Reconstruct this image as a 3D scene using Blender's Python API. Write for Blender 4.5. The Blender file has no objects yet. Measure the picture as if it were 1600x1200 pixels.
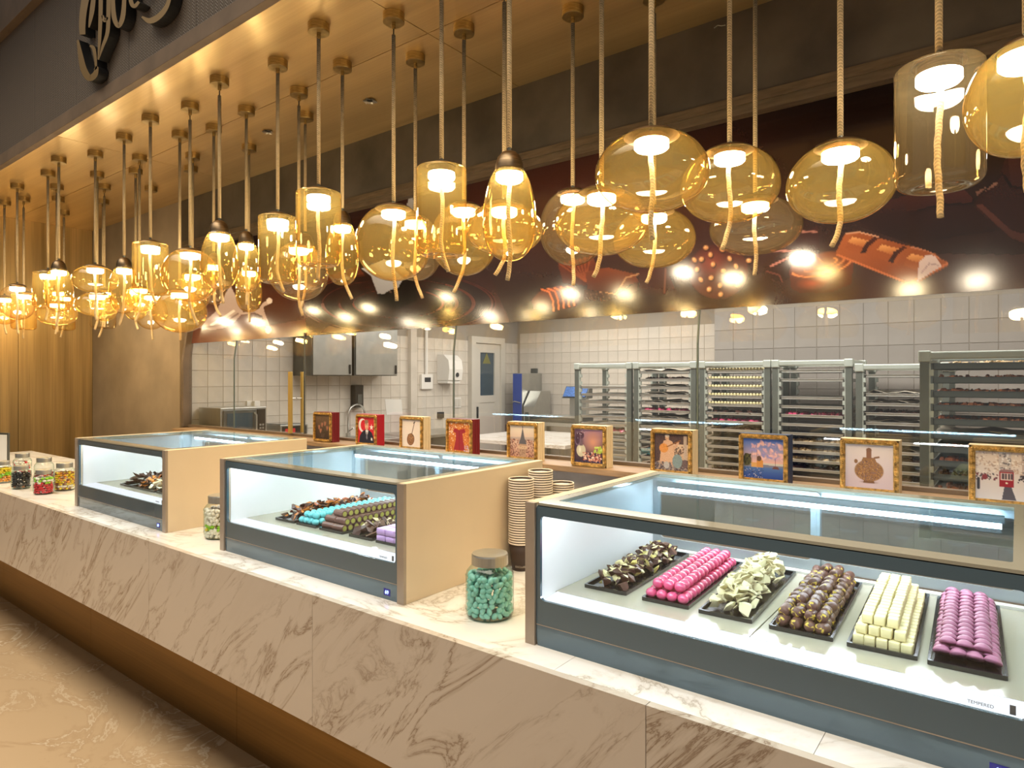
import bpy, bmesh, math, random
import numpy as np
from mathutils import Vector, Matrix
random.seed(7)
rng = np.random.default_rng(7)
SC = bpy.context.scene
COL = SC.collection

# ------------------------------------------------------------------ camera
F, CX, HV, CH = 1027.0, 800.0, 592.0, 1.55      # focal length (px of 1600), centre, horizon row, eye height
SN, CN = 0.6097, 0.7926                          # heading of the camera
cam_d = bpy.data.cameras.new('camera'); cam = bpy.data.objects.new('camera', cam_d); COL.objects.link(cam)
cam_d.sensor_width = 36.0; cam_d.lens = 36.0 * F / 1600.0
cam_d.shift_y = -8.0 / 1600.0
cam_d.clip_start = 0.05
cam.location = (0, 0, CH); cam.rotation_euler = (math.pi / 2, 0, math.asin(SN))
SC.camera = cam

# ------------------------------------------------------------------ view, world, big lights
SC.view_settings.view_transform = 'Standard'; SC.view_settings.look = 'None'
SC.view_settings.gamma = 1.0; SC.view_settings.use_curve_mapping = False
SC.view_settings.exposure = 0.0
SC.cycles.transparent_max_bounces = 32
SC.cycles.max_bounces = 9; SC.cycles.glossy_bounces = 5; SC.cycles.diffuse_bounces = 4
SC.cycles.transmission_bounces = 4
SC.cycles.sample_clamp_indirect = 4.0
SC.cycles.caustics_reflective = False; SC.cycles.caustics_refractive = False
W = bpy.data.worlds.new('mall_ambient'); SC.world = W; W.use_nodes = True
W.node_tree.nodes['Background'].inputs[0].default_value = (1.0, 0.93, 0.85, 1)
W.node_tree.nodes['Background'].inputs[1].default_value = 0.27

def area(name, loc, rot, sx, sy, power, col):
    d = bpy.data.lights.new(name, 'AREA'); d.shape = 'RECTANGLE'; d.size = sx; d.size_y = sy
    d.energy = power; d.color = col
    o = bpy.data.objects.new(name, d); COL.objects.link(o); o.location = loc; o.rotation_euler = rot
    return o
ml = area('mall_ceiling_light', (-3.4, 0.1, 4.7), (0, 0, 0), 8.0, 1.6, 170, (1.0, 0.90, 0.74)); ml.data.spread = math.radians(110)
area('kitchen_light', (-4.3, 4.6, 2.68), (0, 0, 0), 2.0, 1.6, 62, (1.0, 0.96, 0.91))
area('kitchen_light', (-4.0, 6.8, 2.68), (0, 0, 0), 2.4, 1.2, 62, (1.0, 0.96, 0.91))
area('kitchen_light', (-0.6, 3.8, 2.68), (0, 0, 0), 2.2, 0.8, 64, (1.0, 0.97, 0.93))
area('kitchen_light', (-2.6, 3.9, 2.68), (0, 0, 0), 1.6, 0.8, 48, (1.0, 0.97, 0.93))  # unseen extra light, added to brighten the tray racks

# ------------------------------------------------------------------ geometry of the place (metres)
H = 1.626                    # brass ceiling above the eye
ZC = CH + H                  # 3.176
YF, YB, YG = 1.60, 2.92, 2.985   # fascia, back wall, glass
ZT = 0.90                    # counter top
XE, XL = -8.07, -6.06        # end wall, left end of the glass
XR = 1.0                     # right end of everything

def ray(u):
    t = (u - CX) / F
    return (CN * t - SN), (SN * t + CN)
def onY(u, v, Y):
    a, b = ray(u); w = Y / b
    return Vector((w * a, Y, CH + (HV - v) * w / F))
def onX(u, v, X):
    a, b = ray(u); w = X / a
    return Vector((X, w * b, CH + (HV - v) * w / F))
def onZ(u, v, z):
    a, b = ray(u); w = (z - CH) / ((HV - v) / F)
    return Vector((w * a, w * b, z))
def to_px(X, Y, Z):
    r = CN * X + SN * Y; w = -SN * X + CN * Y
    return CX + F * r / w, HV - F * (Z - CH) / w

def s2l(c):
    return tuple(((x / 255.0) / 12.92 if x / 255.0 <= 0.04045 else ((x / 255.0 + 0.055) / 1.055) ** 2.4) for x in c)
def rgba(c): return (*s2l(c), 1.0)

# ------------------------------------------------------------------ materials
MATS = {}
def new_mat(name):
    m = bpy.data.materials.new(name); m.use_nodes = True; MATS[name] = m
    nt = m.node_tree; nt.nodes.clear()
    out = nt.nodes.new('ShaderNodeOutputMaterial')
    return m, nt, out
def N(nt, t, **kw):
    n = nt.nodes.new(t)
    for k, v in kw.items():
        if k.startswith('_'): setattr(n, k[1:], v)
        else: n.inputs[k.replace('__', ' ')].default_value = v
    return n
def L(nt, a, b): nt.links.new(a, b)
def coords(nt, scale=(1, 1, 1), rot=(0, 0, 0), kind='Object'):
    tc = N(nt, 'ShaderNodeTexCoord'); mp = N(nt, 'ShaderNodeMapping', Scale=scale, Rotation=rot)
    L(nt, tc.outputs[kind], mp.inputs['Vector']); return mp.outputs[0]
def ramp(nt, fac, stops):
    r = N(nt, 'ShaderNodeValToRGB'); cr = r.color_ramp
    while len(cr.elements) < len(stops): cr.elements.new(0.5)
    for e, (p, c) in zip(cr.elements, stops):
        e.position = p; e.color = rgba(c)
    L(nt, fac, r.inputs['Fac']); return r.outputs['Color']
def P(name, col, rough=0.5, metal=0.0, var=0.0, vscale=8.0, bump=0.0, bscale=40.0, spec=0.5, coat=0.0, aniso=0.0, emit=None, estr=0.0, stretch=(1, 1, 1), sss=0.0):
    m, nt, out = new_mat(name)
    p = N(nt, 'ShaderNodeBsdfPrincipled'); L(nt, p.outputs[0], out.inputs[0])
    p.inputs['Base Color'].default_value = rgba(col); p.inputs['Roughness'].default_value = rough
    p.inputs['Metallic'].default_value = metal; p.inputs['Specular IOR Level'].default_value = spec
    if coat: p.inputs['Coat Weight'].default_value = coat; p.inputs['Coat Roughness'].default_value = 0.08
    if aniso: p.inputs['Anisotropic'].default_value = aniso
    if sss: p.inputs['Subsurface Weight'].default_value = sss; p.inputs['Subsurface Radius'].default_value = (0.01, 0.008, 0.005)
    if emit: p.inputs['Emission Color'].default_value = rgba(emit); p.inputs['Emission Strength'].default_value = estr
    if var:
        v = coords(nt, stretch)
        n = N(nt, 'ShaderNodeTexNoise', Scale=vscale, Detail=5.0); L(nt, v, n.inputs['Vector'])
        lo = tuple(max(0, c * (1 - var)) for c in col); hi = tuple(min(255, c * (1 + var)) for c in col)
        L(nt, ramp(nt, n.outputs['Fac'], [(0.3, lo), (0.7, hi)]), p.inputs['Base Color'])
    if bump:
        v = coords(nt, stretch)
        n = N(nt, 'ShaderNodeTexNoise', Scale=bscale, Detail=4.0); L(nt, v, n.inputs['Vector'])
        b = N(nt, 'ShaderNodeBump', Strength=bump, Distance=0.01); L(nt, n.outputs['Fac'], b.inputs['Height'])
        L(nt, b.outputs[0], p.inputs['Normal'])
    return m

def glass(name, tint=(1, 1, 1), refl=1.0, edge=None, glow=0.0, gcol=(1, 0.7, 0.3), rough=0.0):
    """thin clear sheet: tinted see-through mixed with mirror reflection by viewing angle"""
    m, nt, out = new_mat(name)
    lw = N(nt, 'ShaderNodeLayerWeight', Blend=0.5)
    pw = N(nt, 'ShaderNodeMath', _operation='POWER'); L(nt, lw.outputs['Facing'], pw.inputs[0]); pw.inputs[1].default_value = 5.0
    ma = N(nt, 'ShaderNodeMath', _operation='MULTIPLY_ADD'); L(nt, pw.outputs[0], ma.inputs[0]); ma.inputs[1].default_value = 0.8 * refl; ma.inputs[2].default_value = 0.042 * refl
    tr = N(nt, 'ShaderNodeBsdfTransparent'); tr.inputs[0].default_value = (*tint, 1)
    if edge:
        p2 = N(nt, 'ShaderNodeMath', _operation='POWER'); L(nt, lw.outputs['Facing'], p2.inputs[0]); p2.inputs[1].default_value = 1.7
        mx = N(nt, 'ShaderNodeMix', _data_type='RGBA'); L(nt, p2.outputs[0], mx.inputs['Factor'])
        mx.inputs[6].default_value = (*tint, 1); mx.inputs[7].default_value = (*edge, 1)
        L(nt, mx.outputs[2], tr.inputs[0])
    gl = N(nt, 'ShaderNodeBsdfGlossy', Roughness=rough)
    base = tr.outputs[0]
    if glow:
        tl = N(nt, 'ShaderNodeBsdfTranslucent'); tl.inputs[0].default_value = (*gcol, 1)
        df = N(nt, 'ShaderNodeBsdfDiffuse'); df.inputs[0].default_value = (*gcol, 1)
        ad = N(nt, 'ShaderNodeMixShader', Fac=0.5); L(nt, tl.outputs[0], ad.inputs[1]); L(nt, df.outputs[0], ad.inputs[2])
        mg = N(nt, 'ShaderNodeMixShader', Fac=glow); L(nt, base, mg.inputs[1]); L(nt, ad.outputs[0], mg.inputs[2]); base = mg.outputs[0]
    mx2 = N(nt, 'ShaderNodeMixShader'); L(nt, ma.outputs[0], mx2.inputs[0]); L(nt, base, mx2.inputs[1]); L(nt, gl.outputs[0], mx2.inputs[2])
    L(nt, mx2.outputs[0], out.inputs[0])
    return m
def emit(name, col, s):
    m, nt, out = new_mat(name)
    e = N(nt, 'ShaderNodeEmission', Strength=s); e.inputs[0].default_value = (*col, 1); L(nt, e.outputs[0], out.inputs[0]); return m
def painted(name, rough=0.5, spec=0.4, coat=0.0):
    m, nt, out = new_mat(name)
    a = N(nt, 'ShaderNodeVertexColor', _layer_name='Col'); p = N(nt, 'ShaderNodeBsdfPrincipled', Roughness=rough)
    p.inputs['Specular IOR Level'].default_value = spec
    if coat: p.inputs['Coat Weight'].default_value = coat
    L(nt, a.outputs[0], p.inputs['Base Color']); L(nt, p.outputs[0], out.inputs[0]); return m

def marble(name, base, mid, vein, rough=0.2, scale=1.0, rot=0.6):
    m, nt, out = new_mat(name)
    p = N(nt, 'ShaderNodeBsdfPrincipled', Roughness=rough); L(nt, p.outputs[0], out.inputs[0])
    geo = N(nt, 'ShaderNodeNewGeometry'); mp = N(nt, 'ShaderNodeMapping', Scale=(scale, scale, scale), Rotation=(0.3, rot, 0.5)); L(nt, geo.outputs['Position'], mp.inputs[0])
    st = N(nt, 'ShaderNodeMapping', Scale=(0.55, 1.0, 2.6)); L(nt, mp.outputs[0], st.inputs[0])
    oi = N(nt, 'ShaderNodeObjectInfo'); va = N(nt, 'ShaderNodeVectorMath', _operation='SCALE'); va.inputs[0].default_value = (13, 7, 5); L(nt, oi.outputs['Random'], va.inputs['Scale'])
    ad = N(nt, 'ShaderNodeVectorMath', _operation='ADD'); L(nt, st.outputs[0], ad.inputs[0]); L(nt, va.outputs[0], ad.inputs[1])
    n1 = N(nt, 'ShaderNodeTexNoise', Scale=2.1, Detail=9.0, Roughness=0.62, Distortion=0.9); L(nt, ad.outputs[0], n1.inputs['Vector'])
    # thin veins where the noise crosses 0.5
    sb = N(nt, 'ShaderNodeMath', _operation='SUBTRACT'); L(nt, n1.outputs['Fac'], sb.inputs[0]); sb.inputs[1].default_value = 0.5
    ab = N(nt, 'ShaderNodeMath', _operation='ABSOLUTE'); L(nt, sb.outputs[0], ab.inputs[0])
    c1 = ramp(nt, ab.outputs[0], [(0.0, vein), (0.012, mid), (0.05, base)])
    n2 = N(nt, 'ShaderNodeTexNoise', Scale=1.1, Detail=6.0, Roughness=0.6); L(nt, ad.outputs[0], n2.inputs['Vector'])
    c2 = ramp(nt, n2.outputs['Fac'], [(0.34, (0, 0, 0)), (0.54, (255, 255, 255))])
    mx = N(nt, 'ShaderNodeMix', _data_type='RGBA'); L(nt, c2, mx.inputs['Factor']); L(nt, c1, mx.inputs[7])
    c3 = ramp(nt, n1.outputs['Fac'], [(0.3, mid), (0.55, base)])
    mm = N(nt, 'ShaderNodeMix', _data_type='RGBA'); mm.inputs['Factor'].default_value = 0.45; mm.inputs[6].default_value = rgba(base); L(nt, c3, mm.inputs[7])
    L(nt, mm.outputs[2], mx.inputs[6]); L(nt, mx.outputs[2], p.inputs['Base Color'])
    return m
def brass(name, col, rough, along, var=0.22, fine=140.0, soft=0.55, share=0.5):
    """brushed sheet metal, grain running along one axis"""
    m, nt, out = new_mat(name)
    p = N(nt, 'ShaderNodeBsdfPrincipled', Metallic=1.0, Roughness=rough); L(nt, p.outputs[0], out.inputs[0])
    p.inputs['Anisotropic'].default_value = 0.6
    p2 = N(nt, 'ShaderNodeBsdfPrincipled', Metallic=1.0, Roughness=soft); ms = N(nt, 'ShaderNodeMixShader', Fac=share); L(nt, p.outputs[0], ms.inputs[1]); L(nt, p2.outputs[0], ms.inputs[2]); L(nt, ms.outputs[0], out.inputs[0])
    sc = [fine, fine, fine]; sc[along] = 1.2
    geo = N(nt, 'ShaderNodeNewGeometry'); mp = N(nt, 'ShaderNodeMapping', Scale=tuple(sc)); L(nt, geo.outputs['Position'], mp.inputs[0])
    n = N(nt, 'ShaderNodeTexNoise', Scale=1.0, Detail=3.0); L(nt, mp.outputs[0], n.inputs['Vector'])
    sc2 = [7.0, 7.0, 7.0]; sc2[along] = 0.35
    mp2 = N(nt, 'ShaderNodeMapping', Scale=tuple(sc2)); L(nt, geo.outputs['Position'], mp2.inputs[0])
    n2 = N(nt, 'ShaderNodeTexNoise', Scale=1.0, Detail=4.0); L(nt, mp2.outputs[0], n2.inputs['Vector'])
    av = N(nt, 'ShaderNodeMix', _data_type='FLOAT'); av.inputs[0].default_value = 0.75; L(nt, n.outputs['Fac'], av.inputs[2]); L(nt, n2.outputs['Fac'], av.inputs[3])
    lo = tuple(c * (1 - var) for c in col); hi = tuple(min(255, c * (1 + var)) for c in col)
    cr_ = ramp(nt, av.outputs[0], [(0.3, lo), (0.7, hi)]); L(nt, cr_, p.inputs['Base Color']); L(nt, cr_, p2.inputs['Base Color'])
    rr = N(nt, 'ShaderNodeMath', _operation='MULTIPLY_ADD'); L(nt, n2.outputs['Fac'], rr.inputs[0]); rr.inputs[1].default_value = 0.08; rr.inputs[2].default_value = rough - 0.04
    L(nt, rr.outputs[0], p.inputs['Roughness'])
    tg = N(nt, 'ShaderNodeTangent', _direction_type='RADIAL', _axis='XYZ'[along]); L(nt, tg.outputs[0], p.inputs['Tangent'])
    return m
def rope_mat(name, col):
    m, nt, out = new_mat(name)
    p = N(nt, 'ShaderNodeBsdfPrincipled', Roughness=0.9); L(nt, p.outputs[0], out.inputs[0]); p.inputs['Specular IOR Level'].default_value = 0.1
    v = coords(nt, (1, 1, 1), (0.75, 0.0, 0.0))
    w = N(nt, 'ShaderNodeTexWave', Scale=46.0, Distortion=2.5, _bands_direction='Z'); L(nt, v, w.inputs['Vector'])
    n = N(nt, 'ShaderNodeTexNoise', Scale=90.0, Detail=3.0); L(nt, v, n.inputs['Vector'])
    mx = N(nt, 'ShaderNodeMix', _data_type='FLOAT'); mx.inputs[0].default_value = 0.62; L(nt, w.outputs['Fac'], mx.inputs[2]); L(nt, n.outputs['Fac'], mx.inputs[3])
    L(nt, ramp(nt, mx.outputs[0], [(0.15, tuple(c * 0.68 for c in col)), (0.7, col)]), p.inputs['Base Color'])
    b = N(nt, 'ShaderNodeBump', Strength=0.3, Distance=0.003); L(nt, mx.outputs[0], b.inputs['Height']); L(nt, b.outputs[0], p.inputs['Normal'])
    return m

M = dict(
    floor=marble('floor_marble', (196, 168, 132), (182, 152, 116), (222, 204, 176), 0.22, 0.8, 0.2),
    marble=marble('white_marble_shaded', (198, 186, 173), (182, 168, 153), (138, 118, 100), 0.26, 1.5, 0.75),  # same stone as the top, darkened to hold the shade of the front
    marble_top=marble('white_marble_top', (236, 231, 224), (222, 214, 204), (188, 176, 160), 0.16, 1.1, 0.2),
    brass_x=brass('brushed_brass_ceiling', (238, 208, 156), 0.20, 0, 0.08),
    brass_z=brass('brushed_brass_wall', (176, 152, 108), 0.34, 2, 0.26),
    brass_dark=brass('dark_brass_plinth', (150, 116, 66), 0.38, 0, 0.15),
    brass_part=P('brass_fitting', (166, 144, 98), 0.38, 1.0, 0.12, 30, stretch=(1, 1, 6)),
    bronze=P('brushed_bronze', (128, 108, 84), 0.36, 1.0, 0.15, 20, stretch=(1, 1, 14)),
    plaster=P('beige_plaster', (158, 136, 108), 0.75, 0, 0.07, 3.0, 0.15, 14),
    stone=P('dark_stone', (70, 62, 54), 0.55, 0, 0.28, 3.0, 0.1, 20),
    greywall=P('grey_plaster', (150, 138, 128), 0.8, 0, 0.1, 5, 0.1, 20),
    ledge=P('wood_ledge', (150, 118, 84), 0.45, 0, 0.15, 6, stretch=(1, 12, 12)),
    trim=P('taupe_trim', (112, 94, 76), 0.6, 0, 0.08, 6),
    soffit_trim=P('soffit_trim', (104, 88, 70), 0.4, 0.4, 0.12, 8, stretch=(1, 8, 8)),
    letter=P('letter_brass', (176, 146, 100), 0.4, 0.7),
    black=P('black_return', (16, 14, 13), 0.5),
    steel=P('steel', (186, 186, 180), 0.32, 0.9, 0.03, 10, stretch=(8, 1, 1)),
    steel_dark=P('steel_dark', (104, 106, 102), 0.4, 0.8, 0.08, 8),
    rack=P('rack_aluminium', (188, 194, 184), 0.4, 0.35, 0.06, 6),
    rack_dark=P('rack_post', (104, 108, 100), 0.42, 0.35, 0.06, 6),
    tray_steel=P('tray_steel', (214, 212, 204), 0.38, 0.35),
    tray_blue=P('tray_blue_steel', (96, 106, 110), 0.4, 0.3),
    paper=P('baking_paper', (206, 196, 178), 0.8),
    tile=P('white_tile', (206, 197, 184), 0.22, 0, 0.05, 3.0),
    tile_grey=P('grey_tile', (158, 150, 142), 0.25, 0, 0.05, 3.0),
    grout=P('grout', (158, 148, 134), 0.9),
    white=P('white_paint', (226, 222, 214), 0.5),
    offwhite=P('door_white', (200, 194, 182), 0.45),
    liner=P('case_white_liner', (238, 238, 238), 0.3),
    cream=P('cream_laminate', (222, 202, 172), 0.45, 0, 0.02, 3),
    caseglass=P('grey_back_painted_glass', (78, 102, 118), 0.07, 0.22, spec=0.8, coat=0.6),
    casetop=P('beige_printed_glass', (158, 154, 138), 0.12, spec=0.5, coat=0.4),
    caseedge=P('case_edge_metal', (164, 150, 136), 0.35, 0.25, 0.05, 10),
    doorframe=P('case_door_frame', (176, 184, 188), 0.3, 0.5),
    shelf=P('shelf_glass', (178, 170, 152), 0.12, spec=0.6),
    blacktray=P('black_tray', (22, 24, 28), 0.16, spec=0.6, coat=0.5),
    pane=glass('clear_pane', (0.97, 0.985, 0.98), 1.0),
    casepane=glass('case_pane', (0.95, 0.97, 0.98), 0.8),
    toppane=glass('case_top_pane', (0.76, 0.92, 1.0), 0.8),
    kitchenglass=glass('partition_glass', (0.965, 0.97, 0.955), 1.7),
    jarglass=glass('jar_glass', (0.96, 0.985, 0.975), 1.0, (0.62, 0.74, 0.70)),
    amber=glass('amber_glass', (0.99, 0.895, 0.62), 1.2, (0.78, 0.44, 0.06), 0.058, (1.0, 0.70, 0.2)),
    amber_pale=glass('pale_amber_glass', (0.99, 0.93, 0.80), 1.1, (0.74, 0.50, 0.16), 0.03, (1.0, 0.74, 0.36)),
    led=emit('lamp_diffuser', (1.0, 0.925, 0.80), 84.0),
    strip=emit('cool_light_strip', (0.88, 0.95, 1.0), 62.0),
    strip_front=emit('cool_light_strip_front', (0.86, 0.94, 1.0), 58.0),
    sill_glow=emit('glowing_white_sill', (0.93, 0.96, 1.0), 1.3),  # the sill is no lamp; its glow stands in for light falling on it
    display=emit('display_digits', (0.25, 0.35, 1.0), 6.0),
    display_back=P('display_back', (24, 24, 60), 0.2, emit=(40, 30, 200), estr=0.25),
    rope=rope_mat('jute_rope', (230, 202, 158)),
    print=painted('printed_canvas', 0.45, 0.3),
    mural=painted('satin_mural', 0.16, 0.8),
    gold=P('gilded_frame', (178, 140, 78), 0.38, 0.75, 0.35, 60, 0.5, 90),
    red=P('red_box', (168, 22, 34), 0.4), darkred=P('dark_red_box', (112, 22, 24), 0.4),
    beigebox=P('cream_box', (222, 196, 152), 0.5, 0, 0.06, 20, stretch=(1, 16, 1)), navy=P('navy_box', (24, 40, 76), 0.4),
    cup_brown=P('cup_brown', (58, 42, 34), 0.55), cup_cream=P('cup_cream', (242, 228, 208), 0.5),
    blue=P('blue_panel', (40, 66, 150), 0.45), bluescreen=P('blue_keypad', (56, 92, 150), 0.4, 0, 0.3, 60),
    darkglass=P('dark_glass', (60, 76, 86), 0.08, spec=0.6), blackplastic=P('black_plastic', (30, 30, 30), 0.35),
    red_label=P('red_label', (190, 40, 40), 0.5), yellow=P('warning_yellow', (120, 118, 60), 0.5),
    joint=P('glass_joint', (96, 104, 96), 0.4), brass_handle=P('brass_handle', (206, 172, 96), 0.42, 0.7),
    ink=P('grey_ink', (110, 112, 116), 0.6), whiteink=P('white_ink', (235, 225, 210), 0.6),
    dark=P('dark_chocolate', (70, 42, 32), 0.34, 0, 0.2, 60, spec=0.4), dark2=P('chocolate_shard', (92, 62, 50), 0.4, 0, 0.25, 50),
    cream_choc=P('white_chocolate', (238, 222, 166), 0.45, 0, 0.06, 60), yellow_choc=P('yellow_chocolate', (222, 206, 122), 0.45, 0, 0.1, 60),
    shard=P('white_shard', (250, 230, 184), 0.5, 0, 0.07, 50, 0.4, 120),
    pink=P('pink_chocolate', (216, 78, 122), 0.16, 0, 0.08, 50, spec=0.7, coat=0.5),
    purple=P('mauve_chocolate', (176, 112, 142), 0.3, 0, 0.1, 60, spec=0.5),
    lilac=P('lilac_chocolate', (188, 150, 196), 0.5, 0, 0.12, 80),
    teal=P('teal_candy', (104, 190, 194), 0.3, 0, 0.06, 50), tealjar=P('teal_almond', (146, 214, 202), 0.35, 0, 0.06, 30),
    nougat=P('chocolate_nougat', (98, 66, 56), 0.4, 0, 0.2, 80), pist=P('chopped_pistachio', (206, 170, 66), 0.6, 0, 0.3, 90),
    pist_in=P('pistachio_centre', (158, 154, 70), 0.6, 0, 0.25, 120), orange=P('candied_orange', (214, 128, 52), 0.35, 0, 0.2, 50),
    fruit=P('candied_fruit', (158, 88, 58), 0.4, 0, 0.4, 45), almond=P('almond', (206, 180, 140), 0.5, 0, 0.2, 50),
    cwhite=P('white_candy', (242, 236, 222), 0.35, 0, 0.05, 30), cgreen=P('green_candy', (150, 210, 40), 0.35), cyellow=P('yellow_candy', (240, 206, 40), 0.35, 0, 0.1, 30),
    corange=P('orange_candy', (240, 160, 50), 0.35), cblack=P('black_candy', (34, 30, 28), 0.3), cred=P('red_candy', (206, 34, 46), 0.3), cdred=P('dark_red_candy', (130, 24, 36), 0.3),
    cbrown=P('brown_candy', (150, 92, 50), 0.4),
)

# ------------------------------------------------------------------ mesh helpers
class B:
    def __init__(s): s.v = []; s.f = []
    def add(s, vs, fs):
        o = len(s.v); s.v += [tuple(v) for v in vs]; s.f += [tuple(i + o for i in f) for f in fs]; return s
    def box(s, x0, y0, z0, x1, y1, z1, b=0.0):
        if x1 < x0: x0, x1 = x1, x0
        if y1 < y0: y0, y1 = y1, y0
        if z1 < z0: z0, z1 = z1, z0
        if not b:
            return s.add([(x0, y0, z0), (x1, y0, z0), (x1, y1, z0), (x0, y1, z0), (x0, y0, z1), (x1, y0, z1), (x1, y1, z1), (x0, y1, z1)],
                         [(0, 3, 2, 1), (4, 5, 6, 7), (0, 1, 5, 4), (1, 2, 6, 5), (2, 3, 7, 6), (3, 0, 4, 7)])
        bm = bmesh.new(); bmesh.ops.create_cube(bm, size=1.0)
        for v in bm.verts:
            v.co = Vector(((x0 + x1) / 2 + v.co.x * (x1 - x0), (y0 + y1) / 2 + v.co.y * (y1 - y0), (z0 + z1) / 2 + v.co.z * (z1 - z0)))
        bmesh.ops.bevel(bm, geom=bm.edges[:], offset=b, segments=2, affect='EDGES', profile=0.5)
        bm.verts.index_update(); s.add([v.co for v in bm.verts], [[v.index for v in f.verts] for f in bm.faces]); bm.free(); return s
    def lathe(s, prof, seg=24, c=(0, 0, 0), cap0=False, cap1=False):
        vs = []; fs = []
        for r, z in prof:
            for k in range(seg):
                a = 2 * math.pi * k / seg; vs.append((c[0] + r * math.cos(a), c[1] + r * math.sin(a), c[2] + z))
        for i in range(len(prof) - 1):
            for k in range(seg):
                k2 = (k + 1) % seg; fs.append((i * seg + k, i * seg + k2, (i + 1) * seg + k2, (i + 1) * seg + k))
        if cap0: fs.append(tuple(range(seg - 1, -1, -1)))
        if cap1: fs.append(tuple((len(prof) - 1) * seg + k for k in range(seg)))
        return s.add(vs, fs)
    def cyl(s, c, r, h, seg=16): return s.lathe([(r, 0), (r, h)], seg, c, True, True)
    def tube(s, path, r, seg=8, twist=0.0, lob=0.0):
        path = [Vector(p) for p in path]; vs = []; fs = []
        n = len(path); up = Vector((0, 1, 0.01))
        for i, p in enumerate(path):
            d = (path[min(i + 1, n - 1)] - path[max(i - 1, 0)]).normalized()
            a = d.cross(up)
            if a.length < 0.05: a = d.cross(Vector((1, 0, 0)))
            a.normalize(); b = d.cross(a)
            for k in range(seg):
                t = 2 * math.pi * k / seg
                rr = r * (1 + lob * math.cos(3 * (t + twist * i)))
                vs.append(p + a * (rr * math.cos(t)) + b * (rr * math.sin(t)))
        for i in range(n - 1):
            for k in range(seg):
                k2 = (k + 1) % seg; fs.append((i * seg + k, i * seg + k2, (i + 1) * seg + k2, (i + 1) * seg + k))
        fs.append(tuple(range(seg - 1, -1, -1))); fs.append(tuple((n - 1) * seg + k for k in range(seg)))
        return s.add(vs, fs)
    def prism(s, pts, fn, d0, d1):
        """outline pts (a,b) extruded from depth d0 to d1; fn(a,b,d) -> xyz"""
        n = len(pts)
        vs = [fn(a, b, d0) for a, b in pts] + [fn(a, b, d1) for a, b in pts]
        fs = [tuple(range(n - 1, -1, -1)), tuple(range(n, 2 * n))] + [(i, (i + 1) % n, n + (i + 1) % n, n + i) for i in range(n)]
        return s.add(vs, fs)
    def ring(s, a0, b0, a1, b1, ia0, ib0, ia1, ib1, rad, fn, d0, d1, seg=5):
        """rectangular frame with a rounded opening, extruded d0..d1"""
        inner = []; outer = []
        for (cx, cy, st) in ((ia1 - rad, ib1 - rad, 0), (ia0 + rad, ib1 - rad, 1), (ia0 + rad, ib0 + rad, 2), (ia1 - rad, ib0 + rad, 3)):
            for k in range(seg + 1):
                t = math.pi / 2 * (st + k / seg); inner.append((cx + rad * math.cos(t), cy + rad * math.sin(t)))
                ox = a1 if st in (0, 3) else a0; oy = b1 if st in (0, 1) else b0
                # spread the outer points a little along the corner
                q = k / seg
                if st == 0: o = (a1, b1 - (b1 - (ib1 - rad)) * (1 - min(1, 2 * q))) if q < 0.5 else (a1 - (a1 - (ia1 - rad)) * (2 * q - 1), b1)
                if st == 1: o = (a0 + ((ia0 + rad) - a0) * (1 - 2 * q), b1) if q < 0.5 else (a0, b1 - (b1 - (ib1 - rad)) * (2 * q - 1))
                if st == 2: o = (a0, b0 + ((ib0 + rad) - b0) * (1 - 2 * q)) if q < 0.5 else (a0 + ((ia0 + rad) - a0) * (2 * q - 1), b0)
                if st == 3: o = (a1 - (a1 - (ia1 - rad)) * (1 - 2 * q), b0) if q < 0.5 else (a1, b0 + ((ib0 + rad) - b0) * (2 * q - 1))
                outer.append(o)
        n = len(inner)
        vs = [fn(a, b, d0) for a, b in inner] + [fn(a, b, d0) for a, b in outer] + [fn(a, b, d1) for a, b in inner] + [fn(a, b, d1) for a, b in outer]
        fs = []
        for i in range(n):
            j = (i + 1) % n
            fs += [(i, j, n + j, n + i), (2 * n + i, 3 * n + i, 3 * n + j, 2 * n + j), (i, 2 * n + i, 2 * n + j, j), (n + i, n + j, 3 * n + j, 3 * n + i)]
        return s.add(vs, fs)
    def mesh(s, name, mat=None, smooth=False):
        me = bpy.data.meshes.new(name); me.from_pydata(s.v, [], s.f)
        bm = bmesh.new(); bm.from_mesh(me); bmesh.ops.recalc_face_normals(bm, faces=bm.faces[:]); bm.to_mesh(me); bm.free()
        if mat is not None: me.materials.append(M[mat] if isinstance(mat, str) else mat)
        if smooth: me.polygons.foreach_set('use_smooth', [True] * len(me.polygons))
        me.update(); return me
    def build(s, name, mat, parent=None, loc=(0, 0, 0), smooth=False, **kw):
        return link(name, s.mesh(name, mat, smooth), parent, loc, **kw)
def link(name, me, parent=None, loc=(0, 0, 0), rot=None, scale=None, **props):
    o = bpy.data.objects.new(name, me); COL.objects.link(o)
    o.location = loc
    if rot is not None: o.rotation_euler = rot
    if scale is not None: o.scale = scale if hasattr(scale, '__len__') else (scale,) * 3
    if parent is not None: o.parent = parent
    for k, v in props.items():
        if v is not None: o[k] = v
    return o
def thing(name, label, cat, loc=(0, 0, 0), rotz=0.0, group=None):
    o = bpy.data.objects.new(name, None); COL.objects.link(o); o.empty_display_size = 0.05
    o.location = loc; o.rotation_euler = (0, 0, rotz); o['label'] = label; o['category'] = cat
    if group: o['group'] = group
    return o
def shell(name, loc=(0, 0, 0)):
    o = bpy.data.objects.new(name, None); COL.objects.link(o); o.location = loc; o['kind'] = 'structure'; o.empty_display_size = 0.05; return o
XZ = lambda y0: (lambda a, b, d: (a, y0 + d, b))
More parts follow.
